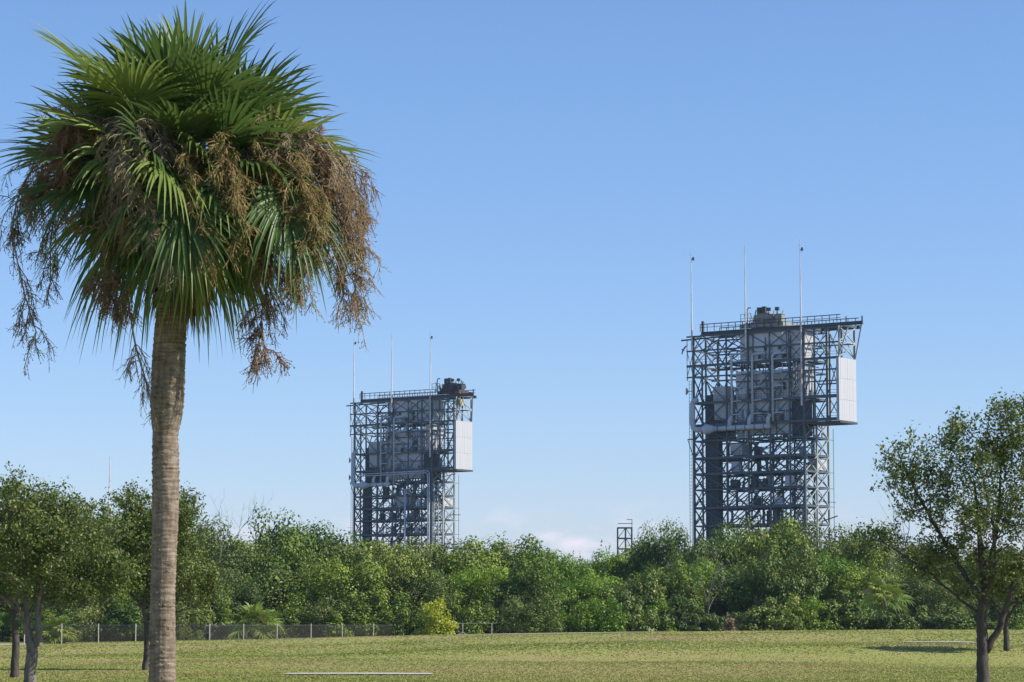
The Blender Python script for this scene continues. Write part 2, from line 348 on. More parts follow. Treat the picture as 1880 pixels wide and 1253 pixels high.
def crown_proto(kind, seed, rx, h, z0, nclump, cr_, per, L, W_, mat, dome=False, sprigs=0, tone_shift=0.0):
    rg = np.random.default_rng(seed)
    d = rg.normal(size=(nclump, 3)); d /= np.linalg.norm(d, axis=1)[:, None]; d[:, 1] *= 1
    lump = 1 + 0.20 * np.sin(3 * np.arctan2(d[:, 1], d[:, 0]) + seed) + 0.14 * np.sin(5 * d[:, 2] + 2 * seed)
    r = (0.45 + 0.55 * rg.random(nclump) ** 0.5) * lump
    if dome:
        c = d * r[:, None]; c[:, 2] = np.abs(c[:, 2]); c *= np.array([rx, rx, h - cr_]); c[:, 2] += cr_ * 0.35
    else:
        c = d * r[:, None] * np.array([rx, rx, (h - z0) / 2 - cr_ * 0.5]); c[:, 2] += (h + z0) / 2
    rad = cr_ * rg.uniform(0.6, 1.25, nclump)
    P, Nn, idx = clump_leaves(c, rad, per, rg)
    if sprigs:                                      # upright shoots that break the outline
        top = c[np.argsort(-c[:, 2] - 0.3 * rg.random(nclump))[:max(3, nclump // 2)]]
        q = top[rg.integers(0, len(top), sprigs)] + rg.normal(0, 0.3, (sprigs, 3)); ln = rg.uniform(0.5, 1.2, sprigs) * cr_ * 1.5
        k = 16; t = np.tile(np.linspace(0, 1, k), sprigs); qi = np.repeat(np.arange(sprigs), k)
        lean = rg.normal(0, 0.25, (sprigs, 3)); lean[:, 2] = 1
        SP = q[qi] + lean[qi] * (t * ln[qi])[:, None] + rg.normal(0, 0.07, (len(t), 3)) * (1.2 - t)[:, None]
        SN = rg.normal(size=(len(t), 3)); SN /= np.linalg.norm(SN, axis=1)[:, None]
        P = np.concatenate([P, SP]); Nn = np.concatenate([Nn, SN]); idx = np.concatenate([idx, rg.integers(0, nclump, len(t))])
    keep = P[:, 2] > 0.03; P, Nn, idx = P[keep], Nn[keep], idx[keep]
    ct = rg.normal(0, 0.14, nclump)
    tone = np.clip(0.42 + tone_shift + ct[idx] + rg.normal(0, 0.2, len(P)), 0, 1)
    return leaf_mesh('crown_' + kind, P, Nn, L, W_, mat, tone, rg)

def stem_proto(h, rx, seed, r0=0.16, n=5, mat=None):
    rr = random.Random(seed); b = MB(); f = h * 0.28
    b.tube([(0, 0, -0.15), (0.04, 0, f * 0.5), (0.08, 0.03, f)], [r0 * 1.25, r0, r0 * 0.9], 7)
    for i in range(n):
        a = i * 2.4 + rr.random(); e = (math.cos(a) * rx * 0.55, math.sin(a) * rx * 0.55, h * rr.uniform(0.6, 0.85))
        b.tube([(0.08, 0.03, f * 0.95), (e[0] * 0.35, e[1] * 0.35, f + (e[2] - f) * 0.45), e], [r0 * 0.6, r0 * 0.4, r0 * 0.12], 5)
    return b.mesh('trunk', mat or M['bark'])

PROTO = {}
def protos():
    for k, (mat, L, W_, cl, per, cr_, spr, ts) in {
        'oak': ('oak', 0.17, 0.095, 58, 290, 0.92, 2, 0.0), 'dark': ('dark', 0.20, 0.12, 48, 280, 1.02, 0, 0.0),
        'bright': ('bright', 0.21, 0.095, 58, 240, 0.86, 14, 0.0), 'grape': ('grape', 0.20, 0.17, 58, 210, 0.90, 0, 0.04)}.items():
        PROTO[k] = []
        for s in range(3):
            PROTO[k].append((crown_proto(k, 11 * s + len(k), 3.0, 6.0, 0.7, cl, cr_, per, L, W_, M[mat], sprigs=spr, tone_shift=ts), stem_proto(6.0, 3.0, s, 0.16)))
        PROTO[k + '_bush'] = []
        for s in range(2):
            PROTO[k + '_bush'].append((crown_proto(k + '_bush', 7 * s + len(k), 1.7, 3.0, 0, 44, 0.52, 150, L * 0.8, W_ * 0.85, M[mat], dome=True, sprigs=spr // 2, tone_shift=ts), stem_proto(3.0, 1.7, s + 5, 0.06, 6)))
    for k in ('yellow', 'dry'):
        PROTO[k + '_bush'] = [(crown_proto(k + '_bush', 3, 1.3, 3.0, 0, 40, 0.42, 80, 0.2, 0.1, M[k], dome=True, sprigs=30), stem_proto(3.0, 1.3, 9, 0.05, 6))]
protos()

ZONES = [(-200, 'behind the left-edge oaks'), (120, 'left of the palm trunk'), (300, 'right of the palm trunk'),
         (400, 'above the fence-side fan palm'), (540, 'left of left launch tower'), (640, 'below left launch tower, left half'),
         (745, 'below left launch tower, right half'), (840, 'just right of left launch tower'), (930, 'midway between launch towers'),
         (1020, 'left of the scaffold tower'), (1120, 'right of the scaffold tower'), (1260, 'below right launch tower, left half'),
         (1390, 'below right launch tower, right half'), (1530, 'between right launch tower and lawn tree'), (1680, 'behind the right-edge lawn tree')]
LOOK = {'oak': 'olive small-leaved oak', 'dark': 'dense dark green tree', 'bright': 'bright green feathery tree', 'grape': 'tan-flecked sea grape tree',
        'oak_bush': 'dull olive bush', 'dark_bush': 'dark green rounded bush', 'bright_bush': 'bright green leafy bush', 'grape_bush': 'tan-flecked sea grape bush',
        'yellow_bush': 'yellow-green bush', 'dry_bush': 'dry tan bush'}
ROWS = {'back': 'on the skyline', 'mid': 'halfway up', 'front': 'along the lawn'}
plants = []
rp = random.Random(21)
def plant(kind, px, topy, Y, wpx, row):
    plants.append((kind, px, topy, Y, wpx, row))

BACK = [(15, 955, 'oak'), (90, 950, 'oak'), (165, 930, 'oak'), (240, 930, 'oak'), (330, 912, 'oak'), (385, 968, 'oak'), (425, 985, 'oak'), (462, 962, 'dark'), (512, 940, 'dark'),
        (560, 964, 'dark'), (608, 952, 'grape'), (655, 965, 'grape'), (705, 980, 'dark'), (752, 990, 'oak'), (805, 994, 'oak'), (850, 988, 'dark'), (905, 989, 'oak'),
        (962, 984, 'dark'), (1012, 998, 'bright'), (1060, 1019, 'bright'), (1105, 1018, 'bright'), (1150, 1012, 'bright'), (1197, 963, 'dark'), (1234, 966, 'dark'),
        (1275, 978, 'grape'), (1322, 968, 'dark'), (1375, 953, 'oak'), (1432, 948, 'dark'), (1492, 955, 'oak'), (1545, 958, 'grape'), (1600, 966, 'dark'), (1660, 985, 'oak'),
        (1725, 1000, 'oak'), (1790, 1015, 'oak'), (1860, 1030, 'oak')]
for px, ty, k in BACK: plant(k, px, ty, rp.uniform(286, 304), rp.uniform(150, 190) * (0.55 if 1190 < px < 1280 else 0.75 if 1000 < px < 1160 else 1), 'back')
MID = [(30, 1050, 'oak'), (120, 1040, 'oak'), (215, 1035, 'dark'), (345, 1010, 'oak'), (410, 1040, 'oak'), (450, 1050, 'bright'), (500, 1030, 'grape'), (555, 1035, 'dark'),
       (605, 1045, 'bright'), (650, 1020, 'dark'), (700, 1040, 'dark'), (735, 1010, 'grape'), (780, 1045, 'oak'), (835, 1040, 'dark'), (880, 1025, 'bright'), (925, 1050, 'oak'), (975, 1035, 'dark'),
       (1025, 1045, 'bright'), (1080, 1050, 'bright'), (1130, 1058, 'grape'), (1180, 1030, 'grape'), (1235, 1020, 'dark'), (1285, 1030, 'bright'), (1340, 1035, 'grape'), (1395, 1020, 'dark'),
       (1445, 1010, 'grape'), (1490, 1030, 'dark'), (1540, 1010, 'bright'), (1590, 1030, 'dark'), (1650, 1040, 'oak'), (1720, 1050, 'oak'), (1790, 1060, 'dark'), (1860, 1070, 'oak')]
for px, ty, k in MID: plant(k, px, ty + rp.uniform(-10, 8), rp.uniform(268, 280), rp.uniform(115, 145) * (0.8 if 1120 < px < 1240 else 1), 'mid')
FRONT = [(10, 1110, 'bright_bush', 60), (60, 1100, 'dark_bush', 80), (115, 1100, 'dark_bush', 80), (268, 1092, 'dark_bush', 80), (160, 1095, 'oak_bush', 90), (230, 1100, 'dark_bush', 80), (305, 1095, 'oak_bush', 80), (350, 1090, 'oak_bush', 80), (400, 1095, 'dark_bush', 70),
         (540, 1095, 'dark_bush', 80), (595, 1085, 'oak_bush', 85), (650, 1090, 'dark_bush', 90), (705, 1080, 'dark_bush', 95), (755, 1090, 'dark_bush', 80), (800, 1098, 'yellow_bush', 66),
         (850, 1090, 'dark_bush', 90), (895, 1120, 'bright_bush', 50), (935, 1085, 'oak_bush', 95), (985, 1080, 'oak_bush', 90), (1020, 1105, 'bright_bush', 70), (1070, 1085, 'bright_bush', 95), (1115, 1090, 'bright_bush', 80),
         (1160, 1085, 'grape_bush', 80), (1200, 1095, 'bright_bush', 80), (1250, 1090, 'grape_bush', 90), (1285, 1115, 'grape_bush', 70), (1325, 1125, 'dry_bush', 70), (1365, 1120, 'grape_bush', 75), (1410, 1095, 'grape_bush', 90),
         (1455, 1090, 'dark_bush', 90), (1500, 1085, 'bright_bush', 90), (1545, 1080, 'grape_bush', 95), (1590, 1100, 'dark_bush', 80), (1640, 1112, 'grape_bush', 75), (1690, 1112, 'grape_bush', 80),
         (1740, 1110, 'grape_bush', 85), (1800, 1112, 'dark_bush', 85), (1860, 1105, 'dark_bush', 80)]
for px, ty, k, wp in FRONT:
    Y = 258 + rp.uniform(0, 6) if px < 960 else rp.uniform(247, 254)
    if k == 'yellow_bush': Y = 246
    plant(k, px, ty + rp.uniform(-4, 4), Y, wp * 1.12, 'front')

def zone(px):
    z = ZONES[0][1]
    for a, t in ZONES:
        if px >= a: z = t
    return z
ORD = {1: [''], 2: ['left-hand', 'right-hand'], 3: ['left-hand', 'middle', 'right-hand'], 4: ['leftmost', 'second from left', 'third from left', 'rightmost'],
       5: ['leftmost', 'second from left', 'middle', 'fourth from left', 'rightmost']}
cells = {}
for p in plants: cells.setdefault((p[0], p[5], zone(p[1])), []).append(p)
for key, lst in cells.items():
    lst.sort(key=lambda p: p[1])
    for i, (kind, px, topy, Y, wpx, row) in enumerate(lst):
        g = gx(px, Y); z0 = ground(g, Y); top = at(px, topy, Y).z; H = top - z0; Wm = wpx / FPX * Y
        bush = kind.endswith('_bush'); hb, wb = (3.0, 3.4 if kind not in ('yellow_bush', 'dry_bush') else 2.6) if bush else (6.0, 6.0)
        crown_me, stem_me = rp.choice(PROTO[kind])
        t = empty('thicket_bush' if bush else 'thicket_tree', (g, Y, z0), rp.random() * 6.28)
        sxy = Wm / wb; t.scale = (sxy, sxy * rp.uniform(0.9, 1.1), H / (hb * 1.02))
        o = ORD[min(5, len(lst))][min(i, 4)]
        tag(t, (o + ' ' if o else '') + LOOK[kind] + ' ' + ROWS[row] + ', ' + zone(px), 'bush' if bush else 'tree', 'trees and bushes of the thicket')
        link('stems' if bush else 'trunk', stem_me, t); link('foliage' if bush else 'crown', crown_me, t)

# bare snags that stick out of the thicket
def snag(px, topy, Y, label, seed):
    x = gx(px, Y); H = at(px, topy, Y).z; rr = random.Random(seed); t = empty('dead_tree', (x, Y, 0)); b = MB(); tw = MB()
    def grow(p, d, L, r, depth, mb):
        pts = [p]; 
        for k in range(4): d = (d + Vector((rr.gauss(0, .12), rr.gauss(0, .12), .06))).normalized(); pts.append(pts[-1] + d * L / 4)
        mb.tube(pts, [r, r * .85, r * .7, r * .55, r * .4], 5, cap=False)
        if depth:
            for k in range(3 if depth > 1 else 4):
                q = pts[rr.choice([2, 3, 4])]; grow(q, (d + Vector((rr.gauss(0, .5), rr.gauss(0, .5), rr.uniform(-.1, .3)))).normalized(), L * rr.uniform(.45, .7), r * .5, depth - 1, tw)
    grow(Vector((0, 0, -.2)), Vector((0, 0, 1)), H * .62, .11, 4, b)
    b.build('trunk', M['bark_pale'], t); tag(tw.build('twigs', M['bark_pale'], t), kind='stuff'); tag(t, label, 'tree')
snag(398, 930, 284, 'bare dead tree above the thicket just right of the palm trunk', 1)
snag(1606, 915, 280, 'bare dead tree above the thicket left of the right-edge lawn tree', 2)
snag(1300, 985, 262, 'bare dead tree in the thicket below the right launch tower', 4)
snag(360, 1010, 262, 'pale bare tree behind the fence right of the palm trunk', 5)

# ------------------------------------------------------------------ lawn trees (near): limbs by hand, clumps joined to them by branches
def lawn_tree(name, base, limbs, crowns, leaf, mat, bark, label, seed, clump_r=0.42, per=90, twigs=3, bare=0):
    """limbs: list of polylines [(x,y,z,r)...] in local metres; crowns: (cx,cy,cz,rx,ry,rz,count)"""
    rr = random.Random(seed); rg = np.random.default_rng(seed)
    t = empty(name, base); nodes = []
    for li, lb in enumerate(limbs):
        pts = [Vector(p[:3]) for p in lb]; rad = [p[3] for p in lb]
        P = []; RR = []
        for i in range(len(pts) - 1):
            for k in range(5):
                f = k / 5; P.append(pts[i].lerp(pts[i+1], f) + Vector((rr.gauss(0, 0.012), rr.gauss(0, 0.012), 0))); RR.append(rad[i] * (1 - f) + rad[i+1] * f)
        P.append(pts[-1]); RR.append(rad[-1])
        MB().tube(P, RR, 10).build('trunk' if li == 0 else 'limb', bark, t, sm=True)
        nodes += [(p, r) for p, r in zip(P, RR) if p.z > 0.8]
    cl = []
    for cx, cy, cz, rx, ry, rz, n in crowns:
        d = rg.normal(size=(n, 3)); d /= np.linalg.norm(d, axis=1)[:, None]; q = d * (rg.random(n) ** 0.42)[:, None] * np.array([rx, ry, rz]) + np.array([cx, cy, cz])
        cl += [Vector(x) for x in q.tolist()]
    top = max(c[2] + c[5] for c in crowns)
    cl.sort(key=lambda c: min((c - p).length for p, r in nodes)); b = MB(); tw = MB()
    LP = []; LN = []
    for c in cl + [None] * 0:
        p, r = min(nodes, key=lambda n_: (c - n_[0]).length + (1.5 if n_[0].z > c.z - 0.15 else 0))
        r0 = min(r * 0.6, 0.05); L = (c - p).length
        m1 = p.lerp(c, 0.4) + Vector((rr.gauss(0, 0.1), rr.gauss(0, 0.1), -0.05 * L)) * 0.6; m2 = p.lerp(c, 0.75) + Vector((rr.gauss(0, 0.07), rr.gauss(0, 0.07), 0)) * 0.6
        r1 = max(0.009, r0 * 0.75); r2 = max(0.007, r0 * 0.5)
        b.tube([p, m1, m2, c], [max(r0, 0.010), r1, r2, 0.005], 5, cap=False)
        nodes += [(m1, r1), (m2, r2), (c, 0.008)]
        for k in range(twigs):
            e = c + Vector((rr.gauss(0, 1), rr.gauss(0, 1), rr.gauss(0.5, 0.8))).normalized() * clump_r * rr.uniform(0.7, 1.4)
            s0 = m2.lerp(c, rr.random()); md = s0.lerp(e, 0.5) + Vector((rr.gauss(0, .05), rr.gauss(0, .05), rr.gauss(0, .05)))
            tw.tube([s0, md, e], [0.006, 0.005, 0.003], 3, cap=False)
            n = per // (twigs + 1); f = rg.random(n) ** 0.7
            q = np.array(s0) * (1 - f)[:, None] + np.array(e) * f[:, None] + rg.normal(0, 0.075, (n, 3)); LP.append(q)
        n = per // (twigs + 1); q = np.array(c) + rg.normal(0, clump_r * 0.45, (n, 3)); LP.append(q)
    for k in range(bare):                            # bare pale twigs low in the crown
        p, r = rr.choice(nodes[-len(cl) * 2:]); e = p + Vector((rr.gauss(0, .28), rr.gauss(0, .28), rr.gauss(-0.05, .2)))
        md = p.lerp(e, .5) + Vector((rr.gauss(0, .08), rr.gauss(0, .08), rr.gauss(0, .08))); tw.tube([p, md, e], [0.009, 0.006, 0.003], 3, cap=False)
    tag(b.build('branches', bark, t), kind='stuff'); tag(tw.build('twigs', M['bark_pale'], t), kind='stuff')
    P = np.concatenate(LP); Nn = rg.normal(size=P.shape) + np.array([0.1, -0.1, 0.5]); Nn /= np.linalg.norm(Nn, axis=1)[:, None]
    tone = np.clip(0.45 + rg.normal(0, 0.24, len(P)), 0, 1)
    link('crown', leaf_mesh('crown', P, Nn, leaf[0], leaf[1], mat, tone, rg), t)
    tag(t, label, 'tree', 'trees on the lawn'); return t

# right-hand lawn tree: 69 px per metre
yR = 71.7; bR = (gx(1797, yR), yR, 0)
lawn_tree('lawn_tree', bR,
    [[(0, 0, -0.1, .20), (0.02, 0, .4, .165), (0.02, 0, 1.0, .15), (0.0, 0, 1.6, .145), (0.06, 0, 2.3, .13), (0.08, .1, 2.9, .10), (0.0, .1, 4.0, .06), (-.1, .1, 5.4, .03)],
     [(0.10, 0, 0.95, .10), (0.42, -.05, 1.5, .085), (0.62, -.1, 2.0, .08), (0.85, -.2, 2.8, .06), (1.3, -.3, 3.8, .045), (1.6, -.3, 5.2, .025)],
     [(0.06, 0, 2.2, .09), (-.35, .1, 2.9, .07), (-.95, .2, 3.9, .05), (-1.6, .2, 5.1, .035), (-2.1, .2, 6.2, .018)],
     [(0.07, .1, 2.5, .08), (.35, .4, 3.3, .06), (.6, .5, 4.6, .04), (.7, .4, 6.3, .02)],
     [(0.06, 0, 2.3, .07), (.3, -.4, 3.0, .055), (.25, -.7, 4.2, .04), (-.1, -.8, 5.8, .02)],
     [(0.0, 0, 1.9, .05), (-.5, .2, 2.3, .035), (-1.2, .3, 2.9, .028), (-2.0, .3, 3.5, .02), (-2.8, .3, 4.0, .010)]],
    [(0.25, 0, 4.6, 1.7, 1.6, 1.7, 120), (-1.85, .1, 5.6, .75, .8, 1.15, 38), (-1.1, .1, 5.3, .6, .8, 1.2, 24), (-2.5, .3, 3.9, .6, .5, .35, 12), (-.55, 0, 6.2, .6, .7, 1.1, 26), (.9, 0, 6.7, .75, .8, 1.2, 44), (.25, 0, 6.2, .6, .8, 1.1, 24), (1.5, -.2, 5.4, .9, 1.0, 2.2, 70), (-1.3, .2, 3.4, .95, .8, .55, 30), (.7, 0, 2.9, 1.5, 1.2, .6, 40)],
    (0.105, 0.05), M['oak'], M['bark'], 'sparse upright lawn tree with a forked dark trunk at the right edge', 5, 0.34, 58, 3, 120)
# the tree hidden behind it, whose shadow lies on the lawn
yH = 134.0; xH = gx(1842, yH)
lawn_tree('lawn_tree', (xH, yH, ground(xH, yH)),
    [[(0, 0, -0.1, .16), (0, 0, 1.2, .13), (.1, 0, 2.4, .09), (.1, 0, 4.2, .04)], [(0, 0, 1.3, .08), (-.6, 0, 2.4, .05), (-1.4, .1, 3.3, .03)], [(.02, 0, 1.5, .08), (.8, 0, 2.6, .05), (1.6, -.1, 3.6, .03)]],
    [(0, 0, 3.6, 2.8, 3.2, 1.3, 200)], (0.17, 0.09), M['oak'], M['bark'], 'small rounded lawn tree partly hidden behind the forked tree at right', 8, 0.5, 80, 3, 20)
# left-hand oaks
yA = 85.9
lawn_tree('lawn_tree', (gx(33, yA), yA, 0),
    [[(0, 0, -.1, .16), (.02, 0, .5, .125), (0, 0, 1.4, .115), (-.03, 0, 2.0, .11), (0, .1, 3.0, .08), (.1, .1, 4.6, .04)], [(-.03, 0, 1.9, .07), (-.6, 0, 2.6, .05), (-1.5, .2, 3.4, .03)], [(0, 0, 2.0, .07), (.7, .2, 2.9, .05), (1.7, .3, 3.9, .03)]],
    [(.2, .3, 4.2, 2.9, 2.2, 1.7, 190), (-.8, 0, 3.0, 2.0, 1.6, .9, 50)], (0.115, 0.06), M['oak'], M['bark'], 'single-trunked oak at the left edge with a dark straight trunk', 12, 0.42, 84, 3, 60)
yB = 74.3
lawn_tree('lawn_tree', (gx(61, yB), yB, 0),
    [[(0, 0, -.1, .19), (.0, 0, .3, .165), (.05, 0, .85, .16), (.06, 0, 1.15, .14)],
     [(.04, 0, 1.0, .12), (-.1, 0, 1.5, .10), (-.12, .05, 2.1, .085), (-.25, .1, 3.0, .06), (-.5, .1, 4.3, .03)],
     [(.07, 0, 1.0, .11), (.22, 0, 1.35, .095), (.2, -.05, 1.9, .085), (.3, -.1, 2.6, .06), (.9, -.2, 3.8, .03)],
     [(-.1, 0, 1.9, .06), (-.7, -.1, 2.35, .05), (-1.3, -.2, 2.75, .035)], [(.25, 0, 2.3, .06), (1.0, .1, 2.9, .045), (1.9, .1, 3.4, .025)], [(-.12, 0, 1.7, .05), (-.4, -.2, 2.3, .04), (0.1, -.5, 3.5, .025)]],
    [(.3, 0, 3.7, 2.6, 2.0, 1.45, 200), (-.5, 0, 4.6, 1.8, 1.4, 1.05, 90), (1.5, 0, 3.0, 1.3, 1.2, .9, 55)], (0.10, 0.052), M['oak'], M['bark_pale'], 'two-stemmed oak at the left edge with pale forked limbs', 15, 0.40, 84, 3, 150)
yC = 99.4
lawn_tree('lawn_tree', (gx(272, yC), yC, 0),
    [[(0, 0, -.1, .13), (.02, 0, .6, .10), (.02, 0, 1.5, .09), (-.1, 0, 2.3, .08), (.1, 0, 3.6, .06), (.4, 0, 5.6, .025)], [(-.08, 0, 2.2, .06), (-.7, 0, 2.9, .04), (-1.4, .1, 3.9, .025)], [(-.05, 0, 2.4, .06), (.9, 0, 3.0, .045), (1.9, .1, 3.4, .025)], [(.1, 0, 3.4, .05), (-.4, 0, 4.6, .035), (-.8, 0, 5.9, .02)]],
    [(.3, 0, 3.9, 2.4, 1.8, 1.35, 170), (-.6, 0, 5.7, .75, .8, 1.0, 36), (1.15, 0, 5.5, .7, .8, .95, 34), (.3, 0, 4.8, 1.6, 1.2, .9, 60), (2.0, 0, 2.9, 1.0, 1.0, .7, 24)], (0.12, 0.062), M['oak'], M['bark'], 'oak whose thin dark trunk stands against the palm trunk', 19, 0.45, 84, 3, 110)

# ------------------------------------------------------------------ fan leaves and palms
def fan_leaf(bm_v, bm_f, tone, origin, az, el, pet, blade, rg, nseg=40, spread=120, droop=0.35, roll=0.0, wid=0.030, petv=None, sag=0.18, base_t=0.45):
    """adds one costapalmate leaf: petiole into petv (MB), blade strips into lists"""
    o = Vector((math.sin(az), math.cos(az), 0)); Z = Vector((0, 0, 1))
    pts = []; e = el + 0.25; p = Vector(origin); n = 7
    for i in range(n + 1):
        pts.append(p.copy()); p = p + (o * math.cos(e) + Z * math.sin(e)) * (pet / n); e -= (0.25 + sag) / n
    if petv is not None: petv.tube(pts, [0.022 - 0.012 * i / n for i in range(n + 1)], 5)
    hub = pts[-1]; t = o * math.cos(e) + Z * math.sin(e); nn = -o * math.sin(e) + Z * math.cos(e); s = t.cross(nn)
    if roll:
        c_, s_ = math.cos(roll), math.sin(roll); nn, s = nn * c_ + s * s_, s * c_ - nn * s_
    leaf_t = base_t + rg.normal(0, 0.17)
    for i in range(nseg):
        ph = R(spread) * (2 * (i + 0.5) / nseg - 1); c = 1 - abs(ph) / R(spread)
        L = blade * (0.62 + 0.38 * math.cos(ph * 0.75)) * rg.uniform(0.9, 1.08)
        d = t * math.cos(ph) + s * math.sin(ph) + nn * (0.28 * abs(math.sin(ph)) + rg.normal(0, 0.05)); d.normalize()
        side = (nn.cross(d)).normalized(); up = d.cross(side)
        b0 = hub + t * (0.22 * blade * c); K = 7; idx = len(bm_v); dr = droop * rg.uniform(0.6, 1.5)
        tw = rg.normal(0, 0.35)
        for k in range(K + 1):
            f = k / K; q = b0 + d * (L * (f - 0.10 * f ** 3)) - Z * (dr * L * f ** 2.6) - t * 0
            w_ = wid * (0.30 + 2.1 * f if f < 0.33 else (1.0 if f < 0.45 else max(0.03, 1 - ((f - 0.45) / 0.55) ** 1.15)))
            a_ = tw * f; sd = side * math.cos(a_) + up * math.sin(a_); uu = up * math.cos(a_) - side * math.sin(a_)
            bm_v.append(tuple(q - sd * w_ + uu * w_ * 0.55)); bm_v.append(tuple(q)); bm_v.append(tuple(q + sd * w_ + uu * w_ * 0.55))
            tt = leaf_t + rg.normal(0, 0.03) + (0.28 if f > 0.93 and rg.random() < 0.35 else 0); tone += [tt] * 3
        for k in range(K):
            a = idx + k * 3
            bm_f.append((a, a + 1, a + 4, a + 3)); bm_f.append((a + 1, a + 2, a + 5, a + 4))
    return hub

def make_frond(parent, origin, az, el, pet, blade, rg, mat, **kw):
    v, f, tn = [], [], []; pm = MB()
    hub = fan_leaf(v, f, tn, origin, az, el, pet, blade, rg, petv=pm, **kw)
    fr = pm.build('frond', M['petiole'], parent)
    link('blade', mesh_np('blade', v, f, mat, np.clip(tn, 0, 1)), fr); return fr

YP = 38.46
palm = empty('cabbage_palm', (gx(298, YP), YP, 0))
tag(palm, 'tall cabbage palm with drooping brown fruit stalks in the left foreground', 'palm tree')
PB = Vector(palm.location)
def PL(px, py, dy=0.0): return at(px, py, YP + dy) - PB
# trunk
TR = [(1385, 297, 56), (1330, 297, 52), (1253, 297, 49), (1180, 298, 47), (1100, 298.5, 45), (1020, 301, 46), (950, 303.5, 48), (880, 304, 50), (830, 303.5, 49), (803, 303, 47), (795, 303.5, 47), (780, 304.5, 53),
      (750, 306, 61), (700, 308, 62), (650, 310, 61), (600, 313.5, 59), (560, 317, 57), (520, 320, 54), (470, 324, 52), (420, 328, 48), (360, 331, 36), (330, 332, 20)]
zy = np.array([PL(300, y).z for y, c, w_ in TR]); zc_ = np.array([PL(c, y).x for y, c, w_ in TR]); zr = np.array([w_ / 130 / 2 for y, c, w_ in TR])
V, F = [], []; K = 44; z = -0.1; rows = 0; rt = random.Random(3); nextr = -0.1; zs = -0.1; amp = 1
fis = [rt.gauss(0, 1) for _ in range(K)]
while z < zy[-1]:
    cx = float(np.interp(z, zy, zc_)); r = float(np.interp(z, zy, zr))
    if z >= nextr: nextr = z + rt.uniform(0.03, 0.12); amp = rt.uniform(0.1, 1.7); zs = z
    ph = (z - zs) / max(1e-3, nextr - zs)
    for k in range(K):
        a = 2 * math.pi * k / K
        rr_ = r * (1 + 0.065 * amp * (ph - 0.5) + 0.012 * math.sin(3 * a + z * 1.7) + 0.016 * fis[k] * (1.4 if z < 2.6 else 0.7) + rt.gauss(0, 0.012))
        V.append((cx + rr_ * math.cos(a), rr_ * math.sin(a), z))
    rows += 1; z += 0.0155
F = [(j*K+k, j*K+(k+1) % K, (j+1)*K+(k+1) % K, (j+1)*K+k) for j in range(rows - 1) for k in range(K)]
tk = link('trunk', mesh_np('trunk', V, F, M['trunk']), palm)
for i in range(110):                                   # old leaf-base scars that stand proud
    z = rt.uniform(0.3, 3.0) if i < 75 else rt.uniform(3.0, 5.6); a = rt.random() * 6.283; cx = float(np.interp(z, zy, zc_)); r = float(np.interp(z, zy, zr))
    er = Vector((math.cos(a), math.sin(a), 0)); tg = Vector((-math.sin(a), math.cos(a), 0)); c = Vector((cx, 0, z)) + er * (r - 0.006); wv = rt.uniform(.015, .045); b = MB()
    n0 = [c - tg * wv - Vector((0, 0, .012)), c + tg * wv - Vector((0, 0, .012)), c + tg * wv * .7 + Vector((0, 0, .014)), c - tg * wv * .7 + Vector((0, 0, .014)), c + er * rt.uniform(.014, .03) + Vector((0, 0, .016))]
    b.v = [tuple(q) for q in n0]; b.f = [(0, 1, 4), (1, 2, 4), (2, 3, 4), (3, 0, 4), (3, 2, 1, 0)]
    b.build('leaf_scar', M['trunk'], tk)
# fronds
rg = np.random.default_rng(44); heart = PL(331, 345); ga = 2.39996
spec = []
for i in range(34): spec.append((R(84 - 68 * (i / 33) ** 0.62), rg.uniform(.95, 1.50), 1.50, 0.13))       # upper, rising
for i in range(20): spec.append((R(20 - 34 * i / 19), rg.uniform(.7, 1.25), 1.25, 0.40))                 # middle
for i in range(18): spec.append((R(-12 - 40 * i / 17), rg.uniform(.6, 1.05), 1.10, 0.50))                # lower, hanging
for i, (el, pet, bl, dr) in enumerate(spec):
    org = heart + Vector((0, 0, 0.35 * (1 - i / len(spec)) - 0.25))
    make_frond(palm, org, i * ga + 0.5, el, pet * rg.uniform(0.88, 1.1), bl * rg.uniform(0.92, 1.06), rg, M['frond'], nseg=44, droop=dr, roll=rg.normal(0, 0.62), wid=0.033, base_t=0.47 if i < 54 else 0.5)
make_frond(palm, PL(336, 335, -1.35), R(178), R(-55), 0.25, 1.25, rg, M['frond'], nseg=44, droop=0.25, roll=0.0, wid=0.031, base_t=0.62)
make_frond(palm, PL(500, 330, -1.1), R(140), R(-45), 0.3, 1.2, rg, M['frond'], nseg=44, droop=0.6, roll=0.3, wid=0.031, base_t=0.58)
# dead frond ends and old leaf bases below the crown
for i in range(16):
    make_frond(palm, heart + Vector((0, 0, -0.45 - 0.5 * rg.random())), i * ga, R(-58 - 14 * rg.random()), rg.uniform(.18, .4), rg.uniform(.5, .8), rg, M['dry'], nseg=18, droop=.5, roll=rg.normal(0, .5), wid=0.022, spread=70)
